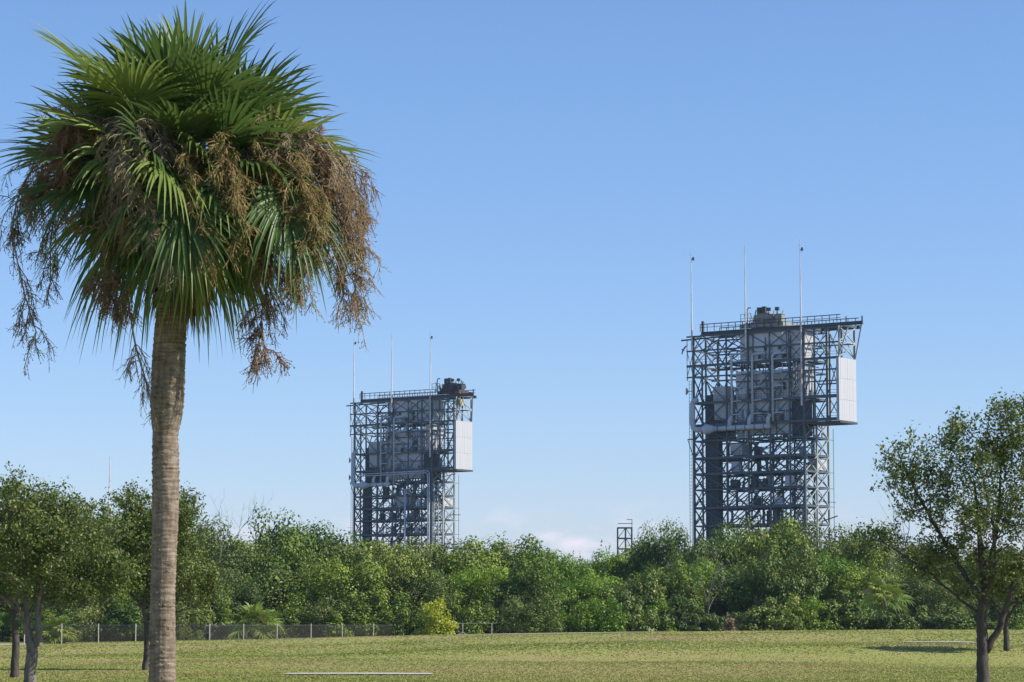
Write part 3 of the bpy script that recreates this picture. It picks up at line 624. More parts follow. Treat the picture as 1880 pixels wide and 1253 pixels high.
# fruiting stalks
def fruit_stalk(path, wood, berry, seed, spread=0.42, nb=20, dens=1.0, bsize=0.0085):
    rr = random.Random(seed); pts = [PL(*p) for p in path]; b = MB(); bb = MB()
    P = []                                             # Catmull-Rom
    q = [pts[0]] + pts + [pts[-1] * 2 - pts[-2]]
    for i in range(1, len(q) - 2):
        for k in range(8):
            t = k / 8; a, c, d, e = q[i-1], q[i], q[i+1], q[i+2]
            P.append(0.5 * ((2 * c) + (d - a) * t + (2 * a - 5 * c + 4 * d - e) * t * t + (3 * c - a - 3 * d + e) * t ** 3))
    P.append(pts[-1]); n = len(P)
    b.tube(P, [0.021 - 0.013 * i / n for i in range(n)], 5)
    Z = Vector((0, 0, -1))
    def rv(s=1.0): return Vector((rr.gauss(0, s), rr.gauss(0, s), rr.gauss(0, s)))
    for i in range(int(nb * dens)):
        f = 0.20 + 0.8 * rr.random() ** 1.35; p = P[min(n - 1, int(f * n))]; tg = (P[min(n-1, int(f*n)+1)] - P[max(0, int(f*n)-2)]).normalized()
        L = spread * rr.uniform(0.8, 2.0) * (1.25 - 0.55 * f); d = (tg * 0.6 + rv(0.9)).normalized(); br = [p]; 
        for k in range(5): d = (d + Z * 0.42 + rv(0.16)).normalized(); br.append(br[-1] + d * L / 5)
        b.tube(br, [0.009, 0.008, 0.007, 0.006, 0.005, 0.004], 3, cap=False)
        for j in range(int(13 * dens) + 2):
            g = rr.uniform(0.15, 1.0); k = min(4, int(g * 5)); s0 = br[k].lerp(br[k+1], g * 5 - k)
            d2 = ((br[k+1] - br[k]).normalized() * 0.8 + rv(0.5) + Z * 0.3).normalized(); l2 = rr.uniform(0.10, 0.24)
            s1 = s0 + d2 * l2 * 0.5 + rv(0.008); s2 = s1 + (d2 + Z * 0.5 + rv(0.3)).normalized() * l2 * 0.6
            b.tube([s0, s1, s2], [0.0046, 0.004, 0.003], 3, cap=False)
            for _ in range(3):
                h = rr.random(); u0 = s0.lerp(s1, h) if rr.random() < .5 else s1.lerp(s2, h); u1 = u0 + (d2 * .8 + rv(0.55) + Z * .35).normalized() * rr.uniform(0.04, 0.10)
                b.tube([u0, u1], [0.0034, 0.0024], 3, cap=False)
                if berry and rr.random() < 0.5: bb.octa(u0.lerp(u1, rr.uniform(.4, 1)) + Z * 0.004, bsize * rr.uniform(.8, 1.3))
            if berry and rr.random() < 0.5: bb.octa(s2, bsize * rr.uniform(.8, 1.3))
    st = b.build('fruit_stalk', M[wood], palm)
    if berry and bb.v: tag(bb.build('berries', M[berry], st), kind='stuff')
ST = [([(328,335,0),(230,240,-.6),(145,212,-.9),(112,270,-1.0),(105,350,-1.0)], 'twig_brown', None, .40, 24, 1.0),
      ([(326,335,0),(295,255,-.9),(250,226,-1.5),(240,300,-1.7),(275,400,-1.7),(310,500,-1.6)], 'twig_tan', None, .36, 30, 1.15),
      ([(332,335,0),(365,268,-.9),(408,262,-1.5),(425,330,-1.7),(440,430,-1.7)], 'twig_yellow', 'berry_green', .34, 24, 1.1),
      ([(334,335,0),(440,250,-.5),(545,250,-.9),(605,320,-1.1),(622,430,-1.1),(630,540,-1.0)], 'twig_brown', 'berry_green', .42, 34, 1.15),
      ([(334,335,0),(470,250,.3),(600,255,.3),(655,340,.3),(660,440,.3),(650,560,.3)], 'twig_tan', 'berry_black', .50, 22, .8),
      ([(326,335,0),(180,265,.5),(70,300,.8),(25,400,.8),(38,510,.8),(66,610,.8)], 'twig_grey', 'berry_black', .44, 26, .9),
      ([(334,335,0),(420,300,-.7),(485,370,-1.0),(497,480,-1.0),(480,580,-1.0),(486,650,-1.0)], 'twig_brown', 'berry_black', .36, 30, 1.0),
      ([(326,345,0),(268,410,-.4),(236,510,-.55),(246,620,-.5),(268,700,-.42),(280,750,-.36)], 'twig_grey', None, .30, 15, .55),
      ([(326,340,0),(230,330,-1.0),(190,400,-1.2),(196,500,-1.2),(215,560,-1.2)], 'twig_brown', 'berry_black', .36, 26, 1.0),
      ([(334,335,0),(490,285,-1.0),(560,340,-1.5),(562,430,-1.5),(548,520,-1.4)], 'twig_yellow', 'berry_green', .38, 28, 1.1),
      ([(332,335,0),(350,285,-1.1),(345,300,-1.6),(370,400,-1.75),(392,480,-1.75)], 'twig_yellow', None, .26, 14, .9),
      ([(334,335,0),(420,270,.8),(520,300,1.2),(540,420,1.2),(530,520,1.2)], 'twig_brown', 'berry_black', .36, 22, .9),
      ([(326,335,0),(200,280,.9),(120,310,1.3),(96,420,1.3),(92,520,1.3)], 'twig_brown', 'berry_black', .36, 22, .9),
      ([(334,335,0),(480,240,-.2),(590,250,-.4),(640,330,-.4),(645,420,-.4)], 'twig_brown', None, .44, 26, 1.1),
      ([(334,335,0),(480,262,-.7),(585,268,-1.0),(635,370,-1.0),(655,480,-.9)], 'twig_tan', 'berry_green', .46, 30, 1.0),
      ([(326,335,0),(275,262,-.9),(235,240,-1.4),(215,310,-1.5),(245,410,-1.5)], 'twig_tan', None, .36, 24, 1.0),
      ([(326,335,0),(190,250,-.3),(95,260,-.4),(75,320,-.4),(70,370,-.4)], 'twig_brown', None, .36, 18, .9)]
for i, (p, wd_, be, sp, nb, de) in enumerate(ST): fruit_stalk(p, wd_, be, 100 + i, sp, int(nb * 2.3), de)

def small_palm(px, Y, basey, h, nf, leaf, mat, label, seed, el_lo, el_hi, trunk_h=0.3, skirt=False):
    x = gx(px, Y); z = at(px, basey, Y).z if basey else ground(x, Y); rg_ = np.random.default_rng(seed); t = empty('fan_palm', (x, Y, z))
    MB().tube([(0, 0, -0.3), (0, 0, trunk_h * .5), (0, 0, trunk_h + .1)], [.17, .16, .11], 9).build('trunk', M['trunk'], t, sm=True)
    for i in range(nf):
        el = R(el_lo + (el_hi - el_lo) * (i + 0.5) / nf)
        make_frond(t, Vector((0, 0, trunk_h)), i * ga + seed, el, leaf * .5 * rg_.uniform(.8, 1.2), leaf * .55, rg_, mat, nseg=15, droop=.30, roll=rg_.normal(0, .4), wid=.085, base_t=.5)
    if skirt:
        for i in range(10): make_frond(t, Vector((0, 0, trunk_h)), i * ga, R(-60 - rg_.random() * 20), leaf * .3, leaf * .45, rg_, M['dry'], nseg=11, droop=.5, wid=.08)
    tag(t, label, 'palm'); return t
small_palm(470, 243, None, 2.4, 30, 2.7, M['frond_pale'], 'bushy fan palm with a dead brown skirt behind the fence', 2, 80, -15, 1.0, True)
small_palm(420, 244, None, 1.6, 16, 1.5, M['palmetto'], 'pale grey-green palmetto behind the fence left of the fan palm', 3, 75, 5, .3)
small_palm(395, 245, None, 1.5, 14, 1.4, M['palmetto'], 'pale grey-green palmetto behind the fence close beside its post', 13, 75, 5, .3)
small_palm(112, 226, None, 1.7, 22, 1.9, M['frond_pale'], 'drooping yellow-green fan palm beside the two left oaks', 4, 70, -30, .7, True)
small_palm(1622, 246, 1112, 2.4, 22, 2.4, M['frond_pale'], 'fan palm rising above the low bushes left of the lawn tree', 6, 75, -35, .5)

# ------------------------------------------------------------------ fence, barrier
fence = empty('chain_link_fence', (0, 0, 0)); tag(fence, 'chain-link fence with pale steel posts along the foot of the thicket', 'fence')
FP = [(118, 223), (388, 227), (850, 270), (1010, 285)]
def fence_at(px):
    return float(np.interp(px, [p[0] for p in FP], [p[1] for p in FP]))
post_px = [50, 118, 185, 253, 320, 388, 450, 511, 573, 630, 687, 742, 798, 855, 903, 952, 1000]
pb = MB(); pb.tube([(0, 0, -0.3), (0, 0, 1.66)], .04, 8); pb.tube([(0, 0, 1.66), (0, 0, 1.72)], [.06, .02], 8); post_me = pb.mesh('post', M['post'])
prev = None
for px in post_px:
    Y = fence_at(px); P = Vector((gx(px, Y), Y, 0.0)); o = link('post', post_me, fence); o.location = P; o.scale = (1.0, 1.0, 1.0)
    if prev is not None:
        b = MB(); b.bar(prev + Vector((0, .06, 1.60)), P + Vector((0, .06, 1.60)), .025); b.build('top_rail', M['steel'], fence)
        b = MB(); q = [prev + Vector((0, .1, .03)), P + Vector((0, .1, .03)), P + Vector((0, .1, 1.58)), prev + Vector((0, .1, 1.58))]
        q2 = [v + Vector((0, .004, 0)) for v in q]; b.v = [tuple(v) for v in q]; b.f = [(0, 1, 2, 3)]; b.build('wire_mesh', M['chain'], fence)
    prev = P
yg = 240; xg = gx(850, yg); zg = ground(xg, yg); bar_ = empty('pipe_barrier', (xg, yg, zg)); tag(bar_, 'low pale pipe barrier with splayed foot right of the yellow-green bush', 'barrier')
b = MB(); b.bar((-.8, 0, 1.0), (3.0, .3, 1.04), .03); b.build('rail', M['steel_pale'], bar_)
for x in (0, 2.55): b = MB(); b.tube([(x, .05, 0), (x, .05, 1.02)], .03, 8); b.build('post', M['post'], bar_)
for s in (-1, 1): b = MB(); b.bar((s * .05, 0, .22), (s * .38, 0, .02), .07); b.build('foot', M['post'], bar_)

# ------------------------------------------------------------------ launch towers
UNIT = MB().box(-.5, .5, -.5, .5, 0, 1)
UM = {k: UNIT.mesh('bar_' + k, M[k]) for k in ('steel', 'steel_pale', 'steel_dark', 'deck', 'duct', 'mast')}
def barobj(name, p, q, w_, h_, mat, parent):
    """a beam: the shared unit box stretched from p to q"""
    p = Vector(p); q = Vector(q); d = q - p; L = d.length; d.normalize()
    up = Vector((0, 0, 1)) if abs(d.z) < .95 else Vector((0, 1, 0)); a = d.cross(up).normalized(); b = a.cross(d)
    m = Matrix(((a.x * w_, b.x * h_, d.x * L, p.x), (a.y * w_, b.y * h_, d.y * L, p.y), (a.z * w_, b.z * h_, d.z * L, p.z), (0, 0, 0, 1)))
    o = link(name, UM[mat], parent); o.matrix_basis = m; return o

def panels(parent, face, u0, u1, z0, z1, v, nu, nz_, mat, rr, gap=0.04, thick=0.08):
    """cladding sheets; face 'f': in the plane y=v, spanning u; face 's': in the plane x=v, spanning y"""
    du = (u1 - u0) / nu; dz = (z1 - z0) / nz_; key = ('pan', face, round(du, 3), round(dz, 3), mat)
    if key not in UM:
        b = MB()
        if face == 'f': b.box(gap / 2, du - gap / 2, 0, thick, gap / 2, dz - gap / 2)
        else: b.box(-thick, 0, gap / 2, du - gap / 2, gap / 2, dz - gap / 2)
        UM[key] = b.mesh('cladding_panel', M[mat])
    for i in range(nu):
        for j in range(nz_):
            o = link('cladding_panel', UM[key], parent); jit = rr.uniform(-.008, .008)
            o.location = (u0 + i * du, v + jit, z0 + j * dz) if face == 'f' else (v + jit, u0 + i * du, z0 + j * dz)

TH = R(35); DEP = 8.65
def launch_tower(loc, label, variant):
    rr = random.Random(50 + variant); T = empty('launch_tower', loc, -TH); tag(T, label, 'launch tower', 'launch service towers')
    A = lambda *a: barobj(*a, T)
    cols = [-22.4, -20.6, -15.6, -11.2, -6.8, -2.9, 0.0]
    lv = [3.0, 6.2, 9.4, 12.6, 15.8, 19.0, 22.2, 25.4, 28.2, 31.0, 34.1, 36.9, 40.9, 45.6, 47.6, 50.3, 52.9]
    for v in (0, DEP):
        for u in cols: A('column', (u, v, -.3), (u, v, 52.9 if u not in (-20.6,) else 47.6), .36 if u in (0, -22.4) else .25, .36 if u in (0, -22.4) else .25, 'steel_pale' if u == 0 and v else 'steel')
    for u in (0, -22.4): A('column', (u, 4.3, -.3), (u, 4.3, 52.9 if u else 36.9), .28, .28, 'steel' if u else 'steel_pale')
    for z in lv:
        hz = .42 if z in (36.9, 40.9, 47.6, 22.2, 28.2, 31.0) else .26
        right = 7.0 if z >= 36.9 else 0; left = -23.8 if z >= 45 else -22.4
        A('girder', (left, .03, z), (right, .03, z), .26, hz, 'steel'); A('girder', (left, DEP, z), (0, DEP, z), .26, hz, 'steel')
        A('girder', (.02, 0, z - .02), (.02, DEP, z - .02), .24, hz * .8, 'steel'); A('girder', (-22.4, 0, z - .02), (-22.4, DEP, z - .02), .24, hz * .8, 'steel')
    # bracing of the face towards the camera and of the sunny end
    bays = [(-22.4, -20.6), (-20.6, -15.6), (-15.6, -11.2), (-11.2, -6.8), (-6.8, -2.9), (-2.9, 0)]
    inner = MB()
    for z0, z1 in zip([-.2] + lv[:-1], lv):
        for i, (a, b) in enumerate(bays):
            if z1 - z0 < 2.1 and i != 0: continue
            wd_ = .13 if i in (0, 5) else .16
            up = (i % 2 == 0)
            if i in (0, 5) or rr.random() < .45:
                A('brace', (a, -.02, z0), (b, -.02, z1), wd_, wd_, 'steel'); A('brace', (a, .10, z1), (b, .10, z0), wd_, wd_, 'steel')
            else:
                A('brace', (a, -.02, z0 if up else z1), (b, -.02, z1 if up else z0), wd_, wd_, 'steel')
            if z1 - z0 > 2.1:
                inner.bar((a, DEP + .05, z0), (b, DEP + .05, z1), .17); inner.bar((a, DEP - .05, z1), (b, DEP - .05, z0), .17)
                if rr.random() < .55: inner.bar((a, 4.3, z0 if rr.random() < .5 else z1), (b, 4.3, z1 if rr.random() < .5 else z0), .17)
        for a, b in ((0, 4.3), (4.3, DEP)):
            if z0 < 36: A('brace', (.10, a, z0), (.10, b, z1), .15, .15, 'steel_pale'); A('brace', (-.02, a, z1), (-.02, b, z0), .15, .15, 'steel_pale')
            inner.bar((-22.4, a, z0), (-22.4, b, z1), .17); inner.bar((-22.5, a, z1), (-22.5, b, z0), .17)
            for u in (-15.6, -11.2, -6.8, -2.9):
                if rr.random() < .6: inner.bar((u, a, z0), (u, b, z1), .15)
                inner.bar((u, a, z1), (u, b, z1), .2, .28)
    if variant == 1:                                   # close ladder-like lattice on the far tower's sunny end
        for z in np.arange(3, 34, .8): inner.bar((.25, .4, z), (.25, 3.9, z), .12)
        for v in (.4, 2.1, 3.9): A('lattice_post', (.25, v, 0), (.25, v, 34), .16, .16, 'steel_pale')
    # equipment, stairs and pipe runs inside
    for k in range(420):
        u = rr.uniform(-17, -.5); v = rr.uniform(.8, 8); z = rr.choice(lv[3:14]); t = rr.random()
        if t < .45: inner.bar((u, v, z), (u + rr.uniform(-2, 2), v + rr.uniform(-.6, .6), z + rr.uniform(1.6, 3.2)), rr.uniform(.07, .16))
        elif t < .75: inner.bar((u, v, z + rr.uniform(.4, 2.4)), (u + rr.uniform(1, 4.5) * rr.choice((-1, 1)), v, z + rr.uniform(.6, 2.4)), rr.uniform(.08, .18))
        else: inner.bar((u, v, z), (u, v, z + 2.8), rr.uniform(.12, .4))
    for z in lv[4:14]:                                 # stair flights with landings
        for q in range(3):
            u = -15 + q * 4.6; inner.bar((u, 5.6, z), (u + 2.6, 5.6, z + 2.9), .5, .12); inner.bar((u, 5.35, z + 1), (u + 2.6, 5.35, z + 3.9), .06)
    tag(inner.build('interior_framing', M['steel'], T), kind='stuff')
    # decks with hand rails
    rail = MB()
    for z in lv[2:-2]:
        r_ = 6.9 if z >= 36.9 else -.2
        if z >= 45 and z < 47: continue
        b = MB(); b.box(-20.4, -.3, .35, 3.3 if z < 34 else 1.0, z + .19, z + .27); b.box(-14, -.3, 6.2, DEP - .3, z + .19, z + .27)
        if 0 < r_ and z < 42: b.box(.4, r_ - .3, .3, 5.6, z + .26, z + .36)
        b.build('deck', M['deck'], T)
        for hh in (.6, 1.1): rail.bar((-22.4, -.12, z + hh), (r_, -.12, z + hh), .055)
        u = -22.0
        while u < r_: rail.bar((u, -.12, z + .2), (u, -.12, z + 1.1), .05); u += 1.5
    rail.build('hand_rails', M['steel'], T)
    # lift shaft
    b = MB(); b.box(-20.3, -17.6 - variant, .5, 1.9, 0, 34.6)
    for z in np.arange(2, 34, 1.6): b.box(-20.36, -17.54 - variant, .44, 1.96, z, z + .1)
    b.build('lift_shaft', M['steel_dark'], T)
    # clean-room enclosure: core boxes with sheets on them
    b = MB(); b.box(-13.0, -.75, .75, 5.2, 47.9, 52.75); b.build('upper_enclosure', M['clad'], T)
    panels(T, 'f', -13.1, -.7, 47.85, 52.8, .60, 5, 3, 'clad', rr); panels(T, 's', .7, 5.2, 47.85, 52.8, -.62, 4, 5, 'clad_white', rr)
    b = MB(); b.box(-14.2, -3.0, 1.2, 5.2, 35.0, 46.2); b.build('lower_enclosure', M['clad'], T)
    if variant == 0: panels(T, 'f', -14.3, -2.95, 34.95, 46.25, 1.05, 6, 6, 'clad', rr)
    else: panels(T, 'f', -14.3, -2.95, 40.95, 46.25, 1.05, 6, 3, 'clad', rr)
    b = MB(); b.box(-3.1, -.9, 1.6, 5.2, 40.9, 47.2); b.build('side_enclosure', M['clad'], T)
    panels(T, 's', 1.5, 5.3, 40.9, 47.2, -.75, 4, 7, 'clad_white', rr)
    b = MB(); b.box(-2.7, -.4, .5, 3.6, 34.4, 40.4); b.build('equipment_room', M['steel_dark'], T)
    b = MB(); b.box(4.2, 5.1, 5.4, 6.2, 36.9, 47.4); b.build('hinge_column', M['steel_dark'], T)
    for (u0, u1, z0, z1) in [(-18.6, -15.5, 40.85, 43.6), (-18.4, -15.3, 37.8, 40.6), (-15.2, -12.8, 31.4, 33.3)]:
        if variant == 1 and u1 == -12.8: u0, u1, z0, z1 = -10.4, -6.6, 28.6, 31.0
        b = MB(); b.box(u0, u1, .45, 2.6, z0, z1); o = b.build('equipment_cabin', M['clad_white'], T)
        b = MB()
        for k in range(4): x = u0 + (u1 - u0) * (k + .5) / 4; b.box(x - .03, x + .03, .42, .45, z0 + .1, z1 - .1)
        b.box(u0 - .08, u1 + .08, .38, 2.68, z1, z1 + .12); b.build('trim', M['duct'], o)
    # conduits, junction boxes, doors and ledges that break up the clad faces
    for k in range(26):
        u = rr.uniform(-14.2, -1.2); z0 = rr.choice([35.2, 36.9, 40.9, 43, 47.9]); z1 = min(52.8, z0 + rr.choice([3.5, 5, 9, 12])); v = rr.uniform(.2, .5)
        A('conduit', (u, v, z0), (u, v, z1), rr.uniform(.07, .16), rr.uniform(.07, .16), rr.choice(['steel', 'steel', 'duct', 'steel_pale']))
    for k in range(22):
        u = rr.uniform(-13.8, -3.2); z = rr.choice([37.2, 38.6, 41.2, 42.6, 44, 48.2, 49.6]); q = rr.uniform(.35, .9)
        b = MB(); b.box(u, u + q, .5, .95, z, z + rr.uniform(.5, 1.3)); b.build('junction_box', M[rr.choice(['steel', 'deck', 'duct', 'clad_white'])], T)
    for z in (38.9, 42.9, 44.4): A('ledge', (-14.2, .78, z), (-3.0, .78, z), .5, .14, 'deck')
    for k in range(7):
        u = rr.uniform(-13.4, -4); z = rr.choice([36.9, 40.9, 44.5]); MB().tube([(u, .7, z + .3), (u, .7, z + 2.6)], .42, 12).build('tank', M['duct'], T, sm=True)
    for k in range(9):
        u = rr.uniform(-16.5, -1.5); z = rr.choice([22.5, 25.7, 28.5, 31.3, 34.4]); b = MB(); b.box(u, u + rr.uniform(.6, 1.6), .6, 1.5, z, z + rr.uniform(.9, 2.1)); b.build('equipment_cabinet', M[rr.choice(['clad', 'duct', 'steel_pale', 'deck'])], T)
    # dark machinery bay behind the cabins
    b = MB(); b.box(-21.8, -17.5, 3.4, 6.5, 34.3, 42.6); b.build('machinery_bay', M['steel_dark'], T)
    for k in range(9):
        u = rr.uniform(-13.5, -3); z = rr.choice([22.5, 25.7, 28.5, 31.3]); v = rr.uniform(1.5, 6); b = MB(); q = rr.uniform(.5, 1.1)
        b.box(u, u + q, v, v + .9, z, z + rr.uniform(1.2, 2.2)); b.box(u - .04, u + q + .04, v - .04, v + .94, z - .08, z); b.build('equipment_cabinet', M[rr.choice(['clad', 'duct', 'steel'])], T)
    b = MB(); b.box(-2.0, -.25, 5.0, 8.2, 28.6, 30.6); b.build('lit_housing', M['clad_white'], T)
    # vertical pipes with elbows and branch stubs
    for i, u in enumerate((-14.3, -10.1, -6.0) if variant == 0 else (-14.4, -10.6)):
        zt = 49.2 - .15 * i; zb = 37.0 if variant == 0 else 33.5
        o = MB().tube([(u, -.42, zb), (u, -.42, zt - .5), (u + .12, -.42, zt - .15), (u + .5, -.42, zt), (u + 2.2, -.42, zt + .05), (u + 2.5, .2, zt + .05)], .21, 10).build('riser_pipe', M['duct'], T, sm=True)
        for z in np.arange(38.5, 48, 2.35):
            MB().tube([(u, -.42, z), (u + 1.5, -.42, z + .05), (u + 1.9, .4, z + .05)], .12, 8).build('branch_stub', M['duct'], o, sm=True)
            MB().tube([(u, -.42, z + .5), (u, -.42, z + .62)], .27, 10).build('flange', M['duct'], o)
    # big air duct down the left side and along the face
    zb = 36.1 if variant == 0 else 33.6; ue = -6.4 if variant == 0 else -11.5; zt = 41.4
    pts = [(-21.2, -.75, zt), (-21.9, -.75, zt - .1), (-22.2, -.75, zt - .6), (-22.25, -.75, zb + 1.2), (-22.05, -.75, zb + .4), (-21.4, -.75, zb)]
    du = MB().tube(pts + [(-20.2, -.75, zb)], .50, 14).build('air_duct', M['duct'], T, sm=True)
    MB().tube([(-20.2, -.75, zb), (-19.5, -.75, zb), (-19.2, -.75, zb), (-17.8, -.75, zb + .02)], [.5, .95, .95, .5], 14).build('reducer', M['duct'], du, sm=True)
    MB().tube([(-17.8, -.75, zb + .02), (ue, -.75, zb + .08)], .46, 14).build('duct_run', M['duct'], du, sm=True)
    u = -17.0
    while u < ue: MB().tube([(u, -.75, zb + .03), (u + .12, -.75, zb + .03)], .53, 14).build('flange', M['steel'], du); u += 1.9
    for u in ((-14.6, -10.6, -6.8) if variant == 0 else (-16.2, -12.2)):
        MB().tube([(u, -.75, zb + .2), (u, -.75, zb + 1.4), (u + .3, -.6, zb + 2.2)], [.42, .36, .25], 10).build('takeoff', M['duct'], du, sm=True)
    if variant == 1:
        for d_ in (0, .45):
            MB().tube([(-20.5, -.9, 36.2 - d_), (-.5 - d_, -.9, 36.4 - d_), (-.1 - d_, -.9, 36.0 - d_), (-.1 - d_, -.9, 0)], .13, 8).build('pipe_run', M['duct'], T, sm=True)
        MB().tube([(-7.2, -.6, 0), (-7.2, -.6, 32.5)], .2, 8).build('riser_pipe', M['duct'], T, sm=True)
    # corner wing with the big sheeted screen
    for u in (2.1, 4.5, 7.0):
        for v in (0, 5.5): A('wing_column', (u, v, 36.9), (u, v, 52.9), .26, .26, 'steel')
    for (z0, z1) in ((36.9, 40.9), (40.9, 47.6), (47.6, 52.9)):
        for a, b in ((0, 2.1), (2.1, 4.5), (4.5, 7.0)):
            m_ = 'steel_pale' if z0 > 47 else 'steel'
            A('wing_brace', (a, -.02, z0), (b, -.02, z1), .13, .13, m_); (A('wing_brace', (a, 5.5, z1), (b, 5.5, z0), .11, .11, m_) if a > 1 else None)
            if z0 > 47: A('wing_brace', (a, .1, z1), (b, .1, z0), .15, .15, m_)
    for z in (43.6, 50.3): A('wing_girder', (0, 0, z), (7, 0, z), .18, .22, 'steel'); A('wing_girder', (0, 5.5, z), (7, 5.5, z), .18, .22, 'steel')
    b = MB(); b.box(.3, 7.25, -.4, 5.9, 36.25, 36.6); b.build('wing_deck', M['deck'], T)
    b = MB(); b.box(6.65, 7.05, -.6, 5.75, 36.7, 47.5); b.build('screen_frame', M['clad_white'], T)
    panels(T, 's', -.6, 5.75, 36.65, 47.55, 7.16, 10, 3, 'clad_white', rr, gap=.03, thick=.09)
    # bracket truss above the screen, up to the ends of the crane rails
    for a, b in ((-.4, 5.6),):
        for p, q in (((7.1, a, 47.6), (7.1, a, 53)), ((7.1, b, 47.6), (7.1, b, 53)), ((7.1, a, 47.6), (7.1, b, 50.3)), ((7.1, b, 47.6), (7.1, a, 50.3)), ((7.1, a, 50.3), (7.1, b, 53)), ((7.1, b, 50.3), (7.1, a, 53)), ((7.1, a, 50.3), (7.1, b, 50.3)),
                     ((7.1, a, 47.7), (8.6, .4, 53)), ((7.1, b, 47.7), (11.1, .4, 53))):
            A('bracket', p, q, .18, .18, 'steel_pale')
    # crane rails and walkway rail
    for v in (.35, 6.6):
        A('crane_rail', (-20.9, v, 53.35), (11.4 if v < 1 else 7.6, v, 53.35), .35, .62, 'steel_dark')
    for u in (-20.7, -14, -7, 0, 7): A('crane_tie', (u, .5, 53.3), (u, 6.5, 53.3), .25, .4, 'steel')
    wr = MB()
    for v in (.1, 6.9):
        for z in (54.45, 55.0): wr.bar((-21, v, z), (7.2, v, z), .12, .14 if z > 54.6 else .08)
        u = -21
        while u < 7.3: wr.bar((u, v, 53.7), (u, v, 55.0), .1); u += 1.45
    wr.build('walkway_rail', M['steel_dark'], T)
    for u in (-20.4, -17, -12.6, -8, -3.5, .6, 4.5): A('rail_strut', (u, .3, 52.9), (u + (.8 if rr.random() < .5 else -.8), .35, 53.1), .2, .2, 'steel_pale'); 
    A('outrigger', (-24.9, 0, 52.35), (-13.5, 0, 52.6), .2, .26, 'steel_dark'); A('outrigger', (-23.7, 0, 34.5), (-22.4, 0, 34.5), .15, .2, 'steel_dark'); A('outrigger', (-23.7, 0, 34.5), (-22.4, 0, 31.0), .1, .1, 'steel_dark')
    A('outrigger', (-23.7, 0, 45), (-23.7, 0, 52.4), .12, .12, 'steel_pale')
    for a, b in ((45.6, 50.3), (50.3, 45.6)): A('outrigger', (-23.7, 0, a), (-22.4, 0, b), .1, .1, 'steel_pale')
    A('rail_stop', (-20.6, .35, 53.5), (-20.6, .35, 55.6), .35, .45, 'crane' if False else 'steel_dark'); A('rail_stop', (11.3, .35, 53.6), (11.3, .35, 54.5), .2, .2, 'steel_dark'); A('rail_stop', (8.2, .35, 53.6), (8.2, .35, 54.6), .15, .2, 'steel_dark')
    # hoist trolley
    cu = -8.6 if variant == 0 else 3.9; hl = 4.4 if variant == 0 else 2.7; cm_ = 'crane' if variant == 0 else 'steel_dark'
    h = MB().box(cu - hl, cu + hl, .3, .9, 53.8, 54.5).box(cu - hl, cu + min(hl, 3.5), 6, 6.6, 53.8, 54.5).box(cu - hl + .5, cu + hl - .6, .9, 6, 54.1, 54.7).build('hoist_trolley', M[cm_ if variant == 0 else 'rust'], T)
    MB().box(cu - 1.8, cu + 1.6, 1.0, 3.0, 54.7, 56.1).box(cu - 1.4, cu + 1.2, 1.2, 2.8, 56.1, 56.4).build('winch_house', M[cm_], h)
    MB().tube([(cu + 1.8, 1.2, 55.6), (cu + 1.8, 4.6, 55.6)], .55, 14).build('cable_drum', M[cm_], h, sm=True)
    MB().box(cu + 2.4, cu + 3.8, .8, 2.2, 54.7, 55.9).box(cu + 2.3, cu + 3.9, .7, 2.3, 55.9, 56.0).build('motor', M[cm_], h)
    MB().box(cu - 1.2, cu - .4, .9, 1.6, 56.4, 57.4).box(cu - .2, cu + .5, .9, 1.6, 56.4, 57.5).build('gearbox', M['steel_dark'], h)
    for u in (cu + .9, cu + 2.6): MB().box(u, u + .7, .6, 1.0, 56.6, 57.2).box(u + .3, u + .4, .75, .85, 55.9, 56.6).build('floodlight', M['glassdark'], h)
    MB().tube([(cu - 3.2, 1, 54.6), (cu - 3.2, 1, 57.2), (cu - 2.9, 1, 57.5), (cu - 2.4, 1, 57.4)], .12, 8).build('vent_pipe', M[cm_], h)
    rl = MB()
    for a in np.arange(cu - 4.2, cu + 4.3, 1.05): rl.bar((a, .35, 54.5), (a, .35, 56.4 if a < cu - 2 else 55.6), .07)
    for z in (55.0, 55.5, 56.3): rl.bar((cu - 4.2, .35, z), (cu + 4.2 if z < 56 else cu - 2.1, .35, z), .07)
    for k in range(26):
        a = rr.uniform(cu - 3.6, cu + 3.4); rl.bar((a, rr.uniform(.5, 3), 54.6), (a + rr.uniform(-.7, .7), rr.uniform(.5, 3), rr.uniform(55.2, 57.0)), rr.uniform(.06, .2))
    rl.build('trolley_railing', M[cm_], h)
    if variant == 1:
        MB().box(7.0, 7.9, .2, 1.0, 51.0, 52.4).tube([(7.45, .6, 51), (7.45, .6, 50.5), (7.25, .6, 50.3)], .12, 6).bar((7.45, .6, 52.4), (7.45, .6, 54), .08).build('hook_block', M['hook'], T)
    # lightning masts
    for i, (u, zb_) in enumerate(((-22.5, 50.5), (-11.4, 50.2), (-.3, 39.5))):
        m_ = MB().tube([(u, -.35, zb_), (u, -.35, 60), (u, -.35, 68.7)], [.17, .11, .045], 8).build('lightning_mast', M['mast'], T)
        for z in np.arange(53, 67, 3.5): MB().tube([(u, -.35, z), (u, -.35, z + .15)], .19 - .008 * (z - 53), 8).build('collar', M['mast'], m_)
        if i != 1: MB().box(u + .25, u + .55, -.45, -.2, 66.6, 67.2).box(u, u + .3, -.38, -.32, 66.8, 66.9).build('beacon', M['steel_dark'], m_)
        b = MB().bar((u - .35, -.35, 67.6), (u + .1, -.35, 67.6), .05).build('cross_arm', M['mast'], m_)
